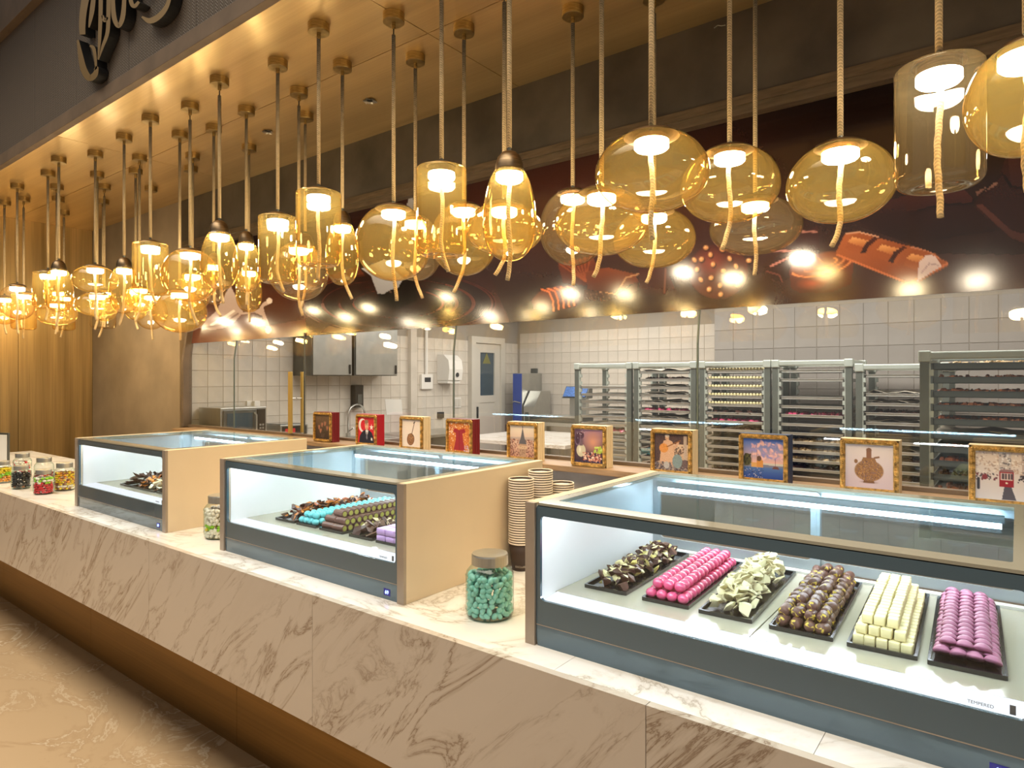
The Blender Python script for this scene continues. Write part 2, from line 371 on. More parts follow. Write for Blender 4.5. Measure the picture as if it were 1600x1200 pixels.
ORD = ['first', 'second', 'third', 'fourth', 'fifth', 'sixth', 'seventh', 'eighth', 'ninth', 'tenth', 'eleventh', 'twelfth', 'thirteenth', 'fourteenth',
       'fifteenth', 'sixteenth', 'seventeenth', 'eighteenth', 'nineteenth', 'twentieth'] + ['twenty-' + x for x in ('first', 'second', 'third', 'fourth', 'fifth', 'sixth', 'seventh', 'eighth', 'ninth')] + ['thirtieth']

# ------------------------------------------------------------------ painting flat prints onto fine grids (colours per vertex)
class Canvas:
    def __init__(s, U, V, col):
        s.U = U; s.V = V; s.C = np.empty(U.shape + (3,)); s.C[:] = col
        s.C = s.C.astype(float)
    def blend(s, a, col):
        a = np.clip(a, 0, 1)[..., None]; s.C = s.C * (1 - a) + np.asarray(col, float) * a
    def ellipse(s, x, y, rx, ry, col, rot=0.0, soft=0.08, op=1.0):
        c, n = math.cos(rot), math.sin(rot); dx = s.U - x; dy = s.V - y
        d = np.sqrt(((dx * c + dy * n) / rx) ** 2 + ((-dx * n + dy * c) / ry) ** 2)
        s.blend(op * np.clip((1 - d) / soft, 0, 1), col)
    def arc(s, x, y, rx, ry, wd, col, a0=-9, a1=9, op=1.0, rot=0.0):
        c, n = math.cos(rot), math.sin(rot); dx = s.U - x; dy = s.V - y; p = (dx * c + dy * n) / rx; q = (-dx * n + dy * c) / ry
        d = np.abs(np.sqrt(p ** 2 + q ** 2) - 1); t = np.arctan2(q, p)
        s.blend(op * np.clip(1.5 - d / wd, 0, 1) * ((t >= a0) & (t <= a1)), col)
    def poly(s, pts, col, op=1.0):
        ins = np.zeros(s.U.shape, bool); n = len(pts)
        for i in range(n):
            x0, y0 = pts[i]; x1, y1 = pts[(i + 1) % n]
            if y0 == y1: continue
            ins ^= ((y0 > s.V) != (y1 > s.V)) & (s.U < (x1 - x0) * (s.V - y0) / (y1 - y0) + x0)
        s.blend(ins * op, col)
    def gpoly(s, pts, c0, c1, ax=1):
        old = s.C.copy(); m = s.C.copy(); s.C = np.zeros_like(m); s.poly(pts, (1, 1, 1)); a = s.C[..., 0].copy(); s.C = old
        v = s.V if ax else s.U; lo = min(p[ax] for p in pts); hi = max(p[ax] for p in pts)
        t = np.clip((v - lo) / (hi - lo), 0, 1)[..., None]
        s.blend(a, 0); s.C = old * (1 - a[..., None]) + (np.asarray(c0, float) * (1 - t) + np.asarray(c1, float) * t) * a[..., None]
    def stroke(s, pts, wd, col, op=1.0):
        d = np.full(s.U.shape, 1e9)
        for (x0, y0), (x1, y1) in zip(pts[:-1], pts[1:]):
            dx, dy = x1 - x0, y1 - y0; t = np.clip(((s.U - x0) * dx + (s.V - y0) * dy) / (dx * dx + dy * dy + 1e-9), 0, 1)
            d = np.minimum(d, np.hypot(s.U - x0 - t * dx, s.V - y0 - t * dy))
        s.blend(op * np.clip((wd - d) / (wd * 0.4) + 0.5, 0, 1), col)
    def noise(s, amp, k=1):
        n = rng.normal(0, 1, s.U.shape)
        if k > 1:
            n = np.kron(rng.normal(0, 1, (s.U.shape[0] // k + 1, s.U.shape[1] // k + 1)), np.ones((k, k)))[:s.U.shape[0], :s.U.shape[1]]
        s.C = np.clip(s.C + n[..., None] * amp, 0, 255)
    def dots(s, n, x0, y0, x1, y1, r0, r1, cols, sq=1.0):
        for _ in range(n):
            r = rng.uniform(r0, r1); s.ellipse(rng.uniform(x0, x1), rng.uniform(y0, y1), r, r * sq, cols[rng.integers(len(cols))], rng.uniform(0, 3), 0.4)
    def mesh(s, name, pos, mat):
        ny, nx = s.U.shape
        vs = [tuple(p) for p in pos.reshape(-1, 3)]
        idx = np.arange(nx * ny).reshape(ny, nx)
        fs = np.stack([idx[:-1, :-1], idx[:-1, 1:], idx[1:, 1:], idx[1:, :-1]], -1).reshape(-1, 4).tolist()
        me = bpy.data.meshes.new(name); me.from_pydata(vs, [], fs)
        ca = me.color_attributes.new('Col', 'FLOAT_COLOR', 'POINT')
        c = s.C.reshape(-1, 3) / 255.0; lin = np.where(c <= 0.04045, c / 12.92, ((c + 0.055) / 1.055) ** 2.4)
        ca.data.foreach_set('color', np.concatenate([lin, np.ones((len(lin), 1))], 1).astype(np.float32).ravel())
        me.materials.append(M[mat]); me.update(); return me

# ================================================================== SETTING
B().box(-9.5, -5.0, -0.1, 3.0, 8.3, 0.0).build('floor', 'floor', kind='structure')

# brass ceiling in sheets
ceil = shell('ceiling', (0, 0, ZC))
B().box(XE, YF, 0.012, XR + 0.6, YB + 0.08, 0.06).build('backing', 'black', ceil)
xs = [XE, -5.1, -2.2, 0.7, XR + 0.6]; ys = [YF, 2.21, YB + 0.005]
for i in range(4):
    for j in range(2):
        B().box(xs[i] + 0.002, ys[j] + 0.002, 0.0, xs[i + 1] - 0.002, ys[j + 1] - 0.002, 0.012).build('ceiling_panel', 'brass_x', ceil)

# end wall of upright brass sheets
wl = shell('wall_left', (XE, 0, 0))
B().box(-0.12, -2.0, 0, -0.012, YB + 0.1, 5.2).build('backing', 'black', wl)
yy = [-2.0, -0.8, 0.4, 1.28, 2.24, YB]
for a, b in zip(yy[:-1], yy[1:]):
    B().box(-0.012, a + 0.002, 0, 0, b - 0.002, ZC).build('wall_panel', 'brass_z', wl)

# back wall: plaster at the left end, dark stone band over the kitchen opening
B().box(XE, YB, 0, XL - 0.03, YB + 0.07, ZC + 0.02).build('wall_back', 'plaster', kind='structure')
B().box(XL - 0.03, YB, CH + 1.247, XR + 0.6, YB + 0.10, ZC + 0.02).build('wall_upper', 'stone', kind='structure')
b = B().box(XL - 0.03, YB - 0.012, CH + 1.208, XR + 0.6, YB + 0.05, CH + 1.247)
b.box(XL - 0.03, YB + 0.0, CH + 1.168, XR + 0.6, YB + 0.05, CH + 1.208).build('trim_1', 'soffit_trim', kind='structure')
# low wall with its ledge under the glass
B().box(XL + 0.18, 2.815, 0, XR + 0.6, 3.04, 1.085).build('wall_low', 'greywall', kind='structure')
B().box(XL + 0.15, 2.765, 1.085, XR + 0.6, 3.06, 1.115, 0.004).build('trim_2', 'ledge', kind='structure')

# fascia over the counter
fa = shell('wall_front', (0, YF, 0))
Z0, Z1 = CH + 1.066 * YF, CH + 1.607 * YF
B().box(XE, 0.022, Z0 - 0.05, XR + 0.6, 0.16, 5.2).build('backing', 'black', fa)
m, nt, out = new_mat('chevron_leather'); M['chevron_leather'] = m
p = N(nt, 'ShaderNodeBsdfPrincipled', Roughness=0.6); L(nt, p.outputs[0], out.inputs[0])
geo = N(nt, 'ShaderNodeNewGeometry'); sp = N(nt, 'ShaderNodeSeparateXYZ'); L(nt, geo.outputs['Position'], sp.inputs[0])
zx = N(nt, 'ShaderNodeMath', _operation='PINGPONG'); L(nt, sp.outputs[0], zx.inputs[0]); zx.inputs[1].default_value = 0.022
ad = N(nt, 'ShaderNodeMath', _operation='ADD'); L(nt, sp.outputs[2], ad.inputs[0]); L(nt, zx.outputs[0], ad.inputs[1])
wz = N(nt, 'ShaderNodeMath', _operation='MULTIPLY'); L(nt, ad.outputs[0], wz.inputs[0]); wz.inputs[1].default_value = 2 * math.pi / 0.016
sn = N(nt, 'ShaderNodeMath', _operation='SINE'); L(nt, wz.outputs[0], sn.inputs[0])
mr = N(nt, 'ShaderNodeMapRange'); L(nt, sn.outputs[0], mr.inputs[0]); mr.inputs[1].default_value = -1; mr.inputs[2].default_value = 1
L(nt, ramp(nt, mr.outputs[0], [(0.1, (84, 74, 64)), (0.8, (104, 92, 80))]), p.inputs['Base Color'])
bp = N(nt, 'ShaderNodeBump', Strength=0.5, Distance=0.003); L(nt, mr.outputs[0], bp.inputs['Height']); L(nt, bp.outputs[0], p.inputs['Normal'])
xs = [-5.42 + 0.75 * k for k in range(-4, 10)]
for a, b in zip(xs[:-1], xs[1:]):
    if a > XE - 0.7 and a < XR + 0.5:
        B().box(max(a, XE) + 0.002, 0.0, Z0, b - 0.002, 0.022, Z1, 0.002).build('fascia_panel', 'chevron_leather', fa)
B().box(XE, YF - 0.012, ZC - 0.004, XR + 0.6, YF + 0.03, Z0, 0.002).build('trim_3', 'trim', kind='structure')
B().box(XE, YF - 0.05, Z1, XR + 0.6, YF + 0.05, Z1 + 0.42, 0.004).build('trim_4', 'trim', kind='structure')

# ---- glass partition, brown frame, sliding door with twin bar handles
win = shell('window_1', (0, YG, 0))
ZM = CH + 0.1093 * YG        # lower edge of the mural
LEAN = -math.tan(math.radians(7.9))
def lean(z): return -max(0.0, z - 1.72) * LEAN   # made-up lean of the upper glazing, to lower the lamp reflections in it
def pane_mesh(a, b, z0):
    vs = []
    for d in (-0.005, 0.005):
        for z in (z0, 1.72, 2.86): vs += [(a, lean(z) + d, z), (b, lean(z) + d, z)]
    return B().add(vs, [(0, 1, 3, 2), (2, 3, 5, 4), (6, 8, 9, 7), (8, 10, 11, 9), (0, 6, 7, 1), (4, 5, 11, 10), (0, 2, 8, 6), (2, 4, 10, 8), (1, 7, 9, 3), (3, 9, 11, 5)])
for (a, b) in ((XL + 0.03, -5.275), (-4.28, -2.752), (-2.744, -1.197), (-1.189, XR + 0.5)):
    pane_mesh(a, b, 1.125).build('glass_pane', 'kitchenglass', win)
fr = B().add([(x_, lean(z_) + d_, z_) for z_ in (1.115, 1.72, 2.84) for x_ in (XL - 0.012, XL + 0.028) for d_ in (-0.06, 0.012)], [(0, 1, 3, 2), (8, 10, 11, 9)] + [f for k in (0, 4) for f in ((k, k + 4, k + 5, k + 1), (k + 2, k + 3, k + 7, k + 6), (k, k + 2, k + 6, k + 4), (k + 1, k + 5, k + 7, k + 3))])
fr.box(XL, -0.02, 1.112, XR + 0.5, 0.02, 1.132).build('window_frame', 'trim', win)
for a in (-5.271, -2.748, -1.193):
    vs = []
    for d in (-0.0052, 0.0052):
        for z in (1.133, 1.72, 2.80): vs += [(a - 0.0035, lean(z) + d, z), (a + 0.0035, lean(z) + d, z)]
    B().add(vs, [(0, 1, 3, 2), (2, 3, 5, 4), (6, 8, 9, 7), (8, 10, 11, 9), (0, 6, 7, 1), (4, 5, 11, 10), (0, 2, 8, 6), (2, 4, 10, 8), (1, 7, 9, 3), (3, 9, 11, 5)]).build('pane_joint', 'joint', win)
dr = shell('door_1', (-4.77, YG + 0.014, 0))
pane_mesh(-0.50, 0.49, 1.135).build('glass_pane', 'kitchenglass', dr)
B().box(0.478, -0.012, 1.13, 0.49, -0.0055, 1.9).build('door_edge', 'steel_dark', dr)
hx = onY(461, 630, YG)[0] + 4.77
for s, dy in ((-1, -0.055), (1, 0.055)):
    h = B().box(hx - 0.014, dy - 0.012, 1.02 if False else 1.135, hx + 0.014, dy + 0.012, onY(460, 581, YG)[2], 0.002).build('door_handle', 'brass_handle', dr)
    B().cyl((0, 0, 0), 0.006, 0.043, 10).build('standoff', 'steel', h, (hx, dy - (0.055 if s > 0 else 0.012) + (0.012 if s < 0 else 0), 1.40), rot=(-math.pi / 2 if s < 0 else -math.pi / 2, 0, 0))

# ---- printed mural over the glass
nx, ny = 880, 165
us = np.linspace(297.5, 1640, nx); X = np.array([onY(u, 600, YG)[0] for u in us]); X[0] = XL + 0.032; Zs = np.linspace(2.84, ZM, ny)
XX, ZZ = np.meshgrid(X, Zs); YY = YG - 0.01 - np.maximum(0, ZZ - 1.72) * LEAN; r = CN * XX + SN * YY; w = -SN * XX + CN * YY
U = CX + F * r / w; V = HV - F * (ZZ - CH) / w
c = Canvas(U, V, (46, 29, 25))
rd = np.clip(1 - ((U - 880) / 420) ** 2, 0, 1) * np.clip(1 - ((V - 300) / 150) ** 2, 0, 1); c.blend(rd * 0.8, (82, 46, 37))
c.blend(np.clip((U - 1100) / 220, 0, 1) * np.clip((300 - V) / 130, 0, 1) * 0.75, (28, 17, 14))
c.blend(np.clip((U - 1180) / 200, 0, 1) * np.clip((V - 320) / 130, 0, 1) * 0.6, (78, 48, 46))
c.gpoly([(297, 400), (470, 420), (480, 530), (297, 545)], (60, 30, 22), (98, 52, 40))
c.gpoly([(395, 470), (560, 415), (575, 440), (560, 470), (470, 500), (400, 512)], (96, 44, 26), (54, 26, 18))
c.gpoly([(500, 520), (720, 360), (760, 420), (800, 510)], (40, 20, 16), (66, 36, 28))
c.blend(np.exp(-((V - 505 + 0.067 * (U - 500)) / 26) ** 2) * np.clip((900 - U) / 300, 0, 1) * 0.35, (96, 62, 46))
for k, (rx, col) in enumerate(((150, (96, 44, 34)), (118, (124, 56, 42)), (92, (112, 52, 40)), (70, (132, 64, 48)))):
    c.ellipse(622, 474, rx - 4, (rx - 4) * 0.32, (38, 20, 17), 0, 0.03)
    c.arc(622, 474, rx, rx * 0.32, 0.018 + 0.004 * k, col, -0.9, 0.5, 0.8); c.arc(622, 474, rx, rx * 0.32, 0.02, col, 2.5, 9, 0.9); c.arc(622, 474, rx, rx * 0.32, 0.012, tuple(q * 0.6 for q in col))
c.gpoly([(590, 400), (650, 400), (652, 470), (618, 484), (590, 470)], (24, 14, 12), (14, 9, 8), 1)
c.gpoly([(565, 420), (580, 432), (590, 459), (600, 459), (612, 452), (622, 450), (628, 438), (636, 436), (640, 426), (628, 415), (600, 405)], (186, 186, 194), (148, 146, 156))
c.gpoly([(631, 335), (640, 306), (646, 303), (646, 340)], (200, 196, 200), (150, 140, 140))
c.gpoly([(308, 512), (330, 516), (352, 512), (368, 502), (376, 492), (398, 488), (410, 494), (413, 508), (416, 512), (421, 508), (416, 495), (411, 480), (422, 474), (421, 468), (411, 473), (404, 483), (380, 488), (372, 470), (360, 446), (350, 462), (338, 486), (322, 500)], (206, 186, 180), (150, 122, 114))
c.stroke([(330, 508), (350, 496), (365, 486)], 2.0, (228, 214, 208)); c.stroke([(318, 512), (345, 508), (372, 490)], 1.5, (120, 94, 86))
c.ellipse(421, 470, 4.5, 5, (214, 198, 192)); c.ellipse(419, 515, 5, 6.5, (206, 186, 180)); c.ellipse(610, 456, 2, 2, (80, 60, 50))
# the printed sweets
c.gpoly([(872, 414), (925, 400), (940, 430), (915, 446), (880, 442)], (112, 52, 30), (70, 32, 22))
for k in range(7): c.stroke([(915, 440), (874 + 8 * k, 412 - 2 * k)], 1.3, (150, 74, 40), 0.7)
c.gpoly([(915, 425), (950, 418), (992, 428), (998, 440), (980, 446), (964, 460), (918, 452)], (118, 58, 32), (66, 32, 24)); c.stroke([(915, 455), (963, 459), (978, 434), (998, 428)], 1.1, (170, 120, 84))
c.gpoly([(912, 452), (964, 461), (996, 440), (996, 455), (960, 474), (912, 468)], (72, 40, 30), (48, 28, 22)); c.dots(90, 915, 455, 960, 470, 0.5, 1.3, [(92, 56, 42), (60, 34, 26)])
c.gpoly([(998, 420), (1040, 420), (1060, 460), (1000, 458)], (66, 32, 26), (52, 26, 22)); c.stroke([(1040, 420), (1038, 458)], 1, (96, 52, 40))
c.gpoly([(830, 470), (842, 456), (870, 447), (896, 447), (906, 460), (902, 476), (880, 486), (850, 488), (834, 482)], (112, 50, 30), (52, 24, 20))
c.ellipse(848, 470, 17, 14, (86, 40, 28), 0.3, 0.4)
for k in range(5): c.stroke([(846 + 10 * k, 452 - k), (858 + 9 * k, 456 - k), (864 + 8 * k, 470 - k), (865 + 8 * k, 485 - 2 * k)], 1.5, (214, 112, 62))
c.ellipse(1122, 424, 48, 44, (74, 36, 30), 0, 0.06); c.ellipse(1110, 410, 30, 24, (124, 60, 48), 0, 0.9, 0.9)
for (x, y) in [(1103, 387), (1110, 398), (1096, 405), (1085, 406), (1072, 419), (1089, 421), (1114, 413), (1130, 423), (1140, 404), (1150, 416), (1145, 433), (1111, 434), (1095, 437), (1125, 446), (1128, 390), (1158, 428), (1126, 460), (1077, 430), (1108, 452), (1152, 445), (1170, 407)]:
    a = rng.uniform(0, 3); c.ellipse(x + 1, y + 1.5, 6, 5, (40, 20, 16), a, 0.4); c.ellipse(x, y, 5.2, 4.2, (198, 138, 92), a, 0.4); c.ellipse(x - 1, y - 1, 2.6, 2, (226, 172, 124), a, 0.5)
c.gpoly([(1196, 420), (1240, 372), (1278, 352), (1282, 400), (1222, 440), (1198, 432)], (60, 32, 28), (44, 24, 22)); c.stroke([(1250, 362), (1276, 362)], 1.4, (168, 112, 100)); c.stroke([(1206, 392), (1254, 392), (1204, 416)], 1.5, (170, 112, 104)); c.stroke([(1198, 424), (1218, 430), (1222, 440)], 1, (90, 50, 44))
c.gpoly([(1233, 424), (1240, 404), (1270, 396), (1310, 396), (1334, 410), (1330, 444), (1300, 456), (1250, 458), (1236, 450)], (96, 36, 24), (62, 26, 20)); c.ellipse(1270, 442, 28, 12, (138, 48, 28), -0.1, 0.9)
c.ellipse(1283, 412, 49, 17, (110, 52, 28), -0.22, 0.06); c.arc(1283, 412, 49, 18, 0.05, (206, 118, 66), -0.4, 2.9, 1, -0.22); c.arc(1284, 411, 36, 11, 0.07, (188, 104, 58), -0.3, 2.6, 1, -0.22); c.arc(1288, 410, 20, 6, 0.1, (206, 128, 76), -0.6, 2.6, 1, -0.22)
c.stroke([(1273, 397), (1274, 402), (1280, 405), (1285, 410)], 1.2, (204, 128, 84)); c.ellipse(1257, 408, 12, 5.5, (196, 168, 120), -0.2, 0.3)
c.gpoly([(1306, 394), (1320, 366), (1336, 362), (1418, 384), (1456, 392), (1470, 404), (1482, 410), (1480, 416), (1426, 446), (1418, 444), (1312, 400)], (170, 92, 48), (120, 58, 30))
for (x, y) in ((1340, 376), (1386, 388), (1432, 402)):
    c.poly([(x - 20, y + 12), (x - 10, y - 8), (x + 4, y - 12), (x + 30, y - 4), (x + 14, y + 26)], (150, 78, 40)); c.gpoly([(x - 16, y + 2), (x - 8, y - 6), (x + 24, y + 2), (x + 14, y + 12)], (226, 160, 96), (160, 84, 44))
c.gpoly([(1344, 396), (1352, 380), (1366, 370), (1374, 372), (1358, 384), (1352, 396)], (74, 34, 22), (52, 24, 18)); c.gpoly([(1387, 410), (1396, 394), (1410, 385), (1418, 386), (1402, 398), (1396, 410)], (74, 34, 22), (52, 24, 18))
c.stroke([(1308, 398), (1420, 443), (1480, 412)], 1.6, (190, 104, 60)); c.stroke([(1322, 366), (1340, 362), (1372, 370)], 1.1, (206, 150, 120)); c.stroke([(1424, 386), (1450, 392), (1468, 404)], 1.2, (190, 120, 90))
c.gpoly([(1433, 440), (1436, 410), (1448, 398), (1462, 400), (1471, 416), (1452, 428)], (216, 194, 194), (176, 150, 154)); c.stroke([(1440, 426), (1452, 412), (1466, 414)], 1, (160, 134, 140))
# broken slabs of dark chocolate at the right
c.gpoly([(1340, 352), (1400, 318), (1460, 318), (1640, 330), (1640, 398), (1460, 396)], (56, 30, 26), (40, 24, 21)); c.gpoly([(1330, 340), (1430, 325), (1500, 318), (1520, 322), (1560, 360), (1500, 366), (1460, 376), (1400, 372)], (50, 27, 24), (38, 22, 19))
c.gpoly([(1350, 330), (1390, 312), (1440, 300), (1510, 298), (1524, 316), (1470, 322), (1420, 334)], (74, 36, 31), (50, 26, 22)); c.gpoly([(1520, 316), (1560, 276), (1574, 240), (1640, 200), (1640, 380), (1590, 366)], (62, 32, 27), (46, 25, 21))
c.gpoly([(1524, 320), (1534, 318), (1580, 360), (1640, 376), (1640, 392), (1580, 372)], (94, 54, 46), (64, 36, 31)); c.gpoly([(1574, 240), (1640, 214), (1640, 300), (1580, 290)], (82, 42, 36), (56, 30, 26)); c.gpoly([(1525, 300), (1560, 283), (1556, 290), (1527, 306)], (150, 108, 92), (120, 80, 68))
c.stroke([(1420, 334), (1470, 320), (1524, 318)], 1.3, (20, 11, 9)); c.stroke([(1460, 376), (1490, 368), (1540, 362), (1560, 358)], 1.3, (22, 12, 10)); c.stroke([(1570, 276), (1580, 292), (1640, 300)], 1.6, (24, 13, 11)); c.stroke([(1520, 314), (1566, 272)], 1.3, (24, 13, 11))
c.C = np.clip(c.C * 1.06 + 2, 0, 255); c.noise(0.7)
pos = np.stack([XX, -np.maximum(0, ZZ - 1.72) * LEAN, ZZ], -1)
mu = thing('mural_panel', 'dark brown printed mural of chocolates and milk splashes above the kitchen glass', 'mural', (0, YG - 0.01, 0))
link('print', c.mesh('mural_print', pos, 'mural'), mu)
B().add([(x_, lean(z_) + d_, z_) for x_ in (X[0], X[-1]) for z_ in (ZM, 2.84) for d_ in (0.001, 0.004)], [(0, 1, 3, 2), (4, 6, 7, 5), (0, 4, 5, 1), (2, 3, 7, 6), (0, 2, 6, 4), (1, 5, 7, 3)]).build('backing', 'black', mu)

# ---- raised brass lettering on the fascia
def strokes_outline(pts):
    """centre line with widths -> closed outline"""
    l = []; r = []
    for i, (x, y, w) in enumerate(pts):
        a = pts[max(i - 1, 0)]; b = pts[min(i + 1, len(pts) - 1)]; dx, dy = b[0] - a[0], b[1] - a[1]; n = math.hypot(dx, dy) + 1e-9
        l.append((x - dy / n * w / 2, y + dx / n * w / 2)); r.append((x + dy / n * w / 2, y - dx / n * w / 2))
    return l + r[::-1]
def smooth_pts(pts, k=5):
    out = []
    P_ = [pts[0]] + pts + [pts[-1]]
    for i in range(1, len(P_) - 2):
        for j in range(k):
            t = j / k; p0, p1, p2, p3 = (np.array(q, float) for q in P_[i - 1:i + 3])
            out.append(tuple(0.5 * (2 * p1 + (p2 - p0) * t + (2 * p0 - 5 * p1 + 4 * p2 - p3) * t ** 2 + (3 * p1 - p0 - 3 * p2 + p3) * t ** 3)))
    return out + [tuple(map(float, pts[-1]))]
sg = thing('shop_sign', 'raised brass art deco letters CHOCO on the grey fascia', 'sign', (0, 0, 0))
LT = {'letter_c': [[(655, -130, 30), (600, -150, 44), (548, -60, 48), (522, 60, 44), (514, 160, 40), (516, 216, 36)],
                   [(585, -150, 16), (588, -60, 24), (576, 60, 30), (562, 140, 18), (556, 172, 6)],
                   [(486, 250, 14), (502, 340, 30), (522, 430, 40), (556, 486, 40), (592, 468, 36), (606, 420, 18), (590, 436, 10)],
                   [(560, 286, 10), (584, 300, 22), (596, 360, 18), (600, 420, 14)]],
      'letter_h': [[(630, -190, 26), (629, 60, 26), (622, 250, 20), (612, 372, 4)], [(682, -210, 26), (678, 60, 26), (672, 200, 24), (642, 290, 18), (616, 374, 4)], [(640, 96, 14), (654, 130, 20), (672, 108, 12)]],
      'letter_o': [[(740, -230, 16), (712, -150, 26), (706, 0, 26), (714, 110, 30), (740, 164, 24), (766, 110, 30), (776, 0, 26), (772, -150, 26), (744, -230, 16)]],
      'letter_c.001': [[(850, -230, 14), (818, -180, 24), (810, -60, 24), (822, 20, 26), (842, 38, 24), (868, 10, 18)]],
      'letter_o.001': [[(960, -200, 16), (1060, -140, 26), (1056, 0, 24), (1010, 86, 34), (940, 130, 36), (886, 104, 10)], [(960, -200, 16), (900, -170, 24), (880, -110, 22), (890, -60, 14)]]}
for nm, sts in LT.items():
    bf = B(); bs = B()
    for st in sts:
        o = strokes_outline(smooth_pts(st))
        pts = [tuple(onY(x / 4, y / 4, YF - 0.055)[i] for i in (0, 2)) for x, y in o]
        n = len(pts) // 2
        for q in range(n - 1):                                  # quads keep the curved strokes clean
            quad = [pts[q], pts[q + 1], pts[-2 - q], pts[-1 - q]]
            bf.add([(a, YF - 0.055, b_) for a, b_ in quad], [(0, 1, 2, 3)])
        bs.add([(a, YF - 0.054, b_) for a, b_ in pts] + [(a, YF - 0.004, b_) for a, b_ in pts], [(i, (i + 1) % (2 * n), 2 * n + (i + 1) % (2 * n), 2 * n + i) for i in range(2 * n)])
    f_ = bf.build(nm.split('.')[0], 'letter', sg); bs.build('return', 'black', f_)

# ================================================================== COUNTER
ct = thing('counter', 'long white marble counter on a dark brass plinth', 'counter', (0, 0, 0))
YC = 1.20
jx = [-7.07, -6.0, -4.91, -3.83, -2.76, -1.68, -0.587, 0.49, 1.55]
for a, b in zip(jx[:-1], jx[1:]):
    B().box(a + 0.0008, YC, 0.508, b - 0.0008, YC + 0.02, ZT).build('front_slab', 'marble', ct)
tx = [-7.07, -5.5, -4.0, -2.4, -0.82, -0.28, 1.55]
for a, b in zip(tx[:-1], tx[1:]):
    B().box(a + 0.0006, YC + 0.0204, ZT, b - 0.0006, 2.06, ZT - 0.02).build('top_slab', 'marble_top', ct)
B().box(-7.07, YC + 0.021, 0.506, 1.55, 2.05, ZT - 0.021).build('carcass', 'plaster', ct)
kx = [-8.0, -5.6, -4.36]
u0 = onY(142, 1000, 1.49)[0]; u1 = onY(370, 1000, 1.49)[0]; st = u1 - u0
kx = [u0 + st * k for k in range(-3, 5)]
for a, b in zip(kx[:-1], kx[1:]):
    B().box(max(a, -7.07) + 0.001, 1.49, 0.0, min(b, 1.55) - 0.001, 1.50, 0.506).build('plinth_panel', 'brass_dark', ct)
B().box(-7.07, 1.501, 0, 1.55, 2.0, 0.506).build('plinth', 'black', ct)

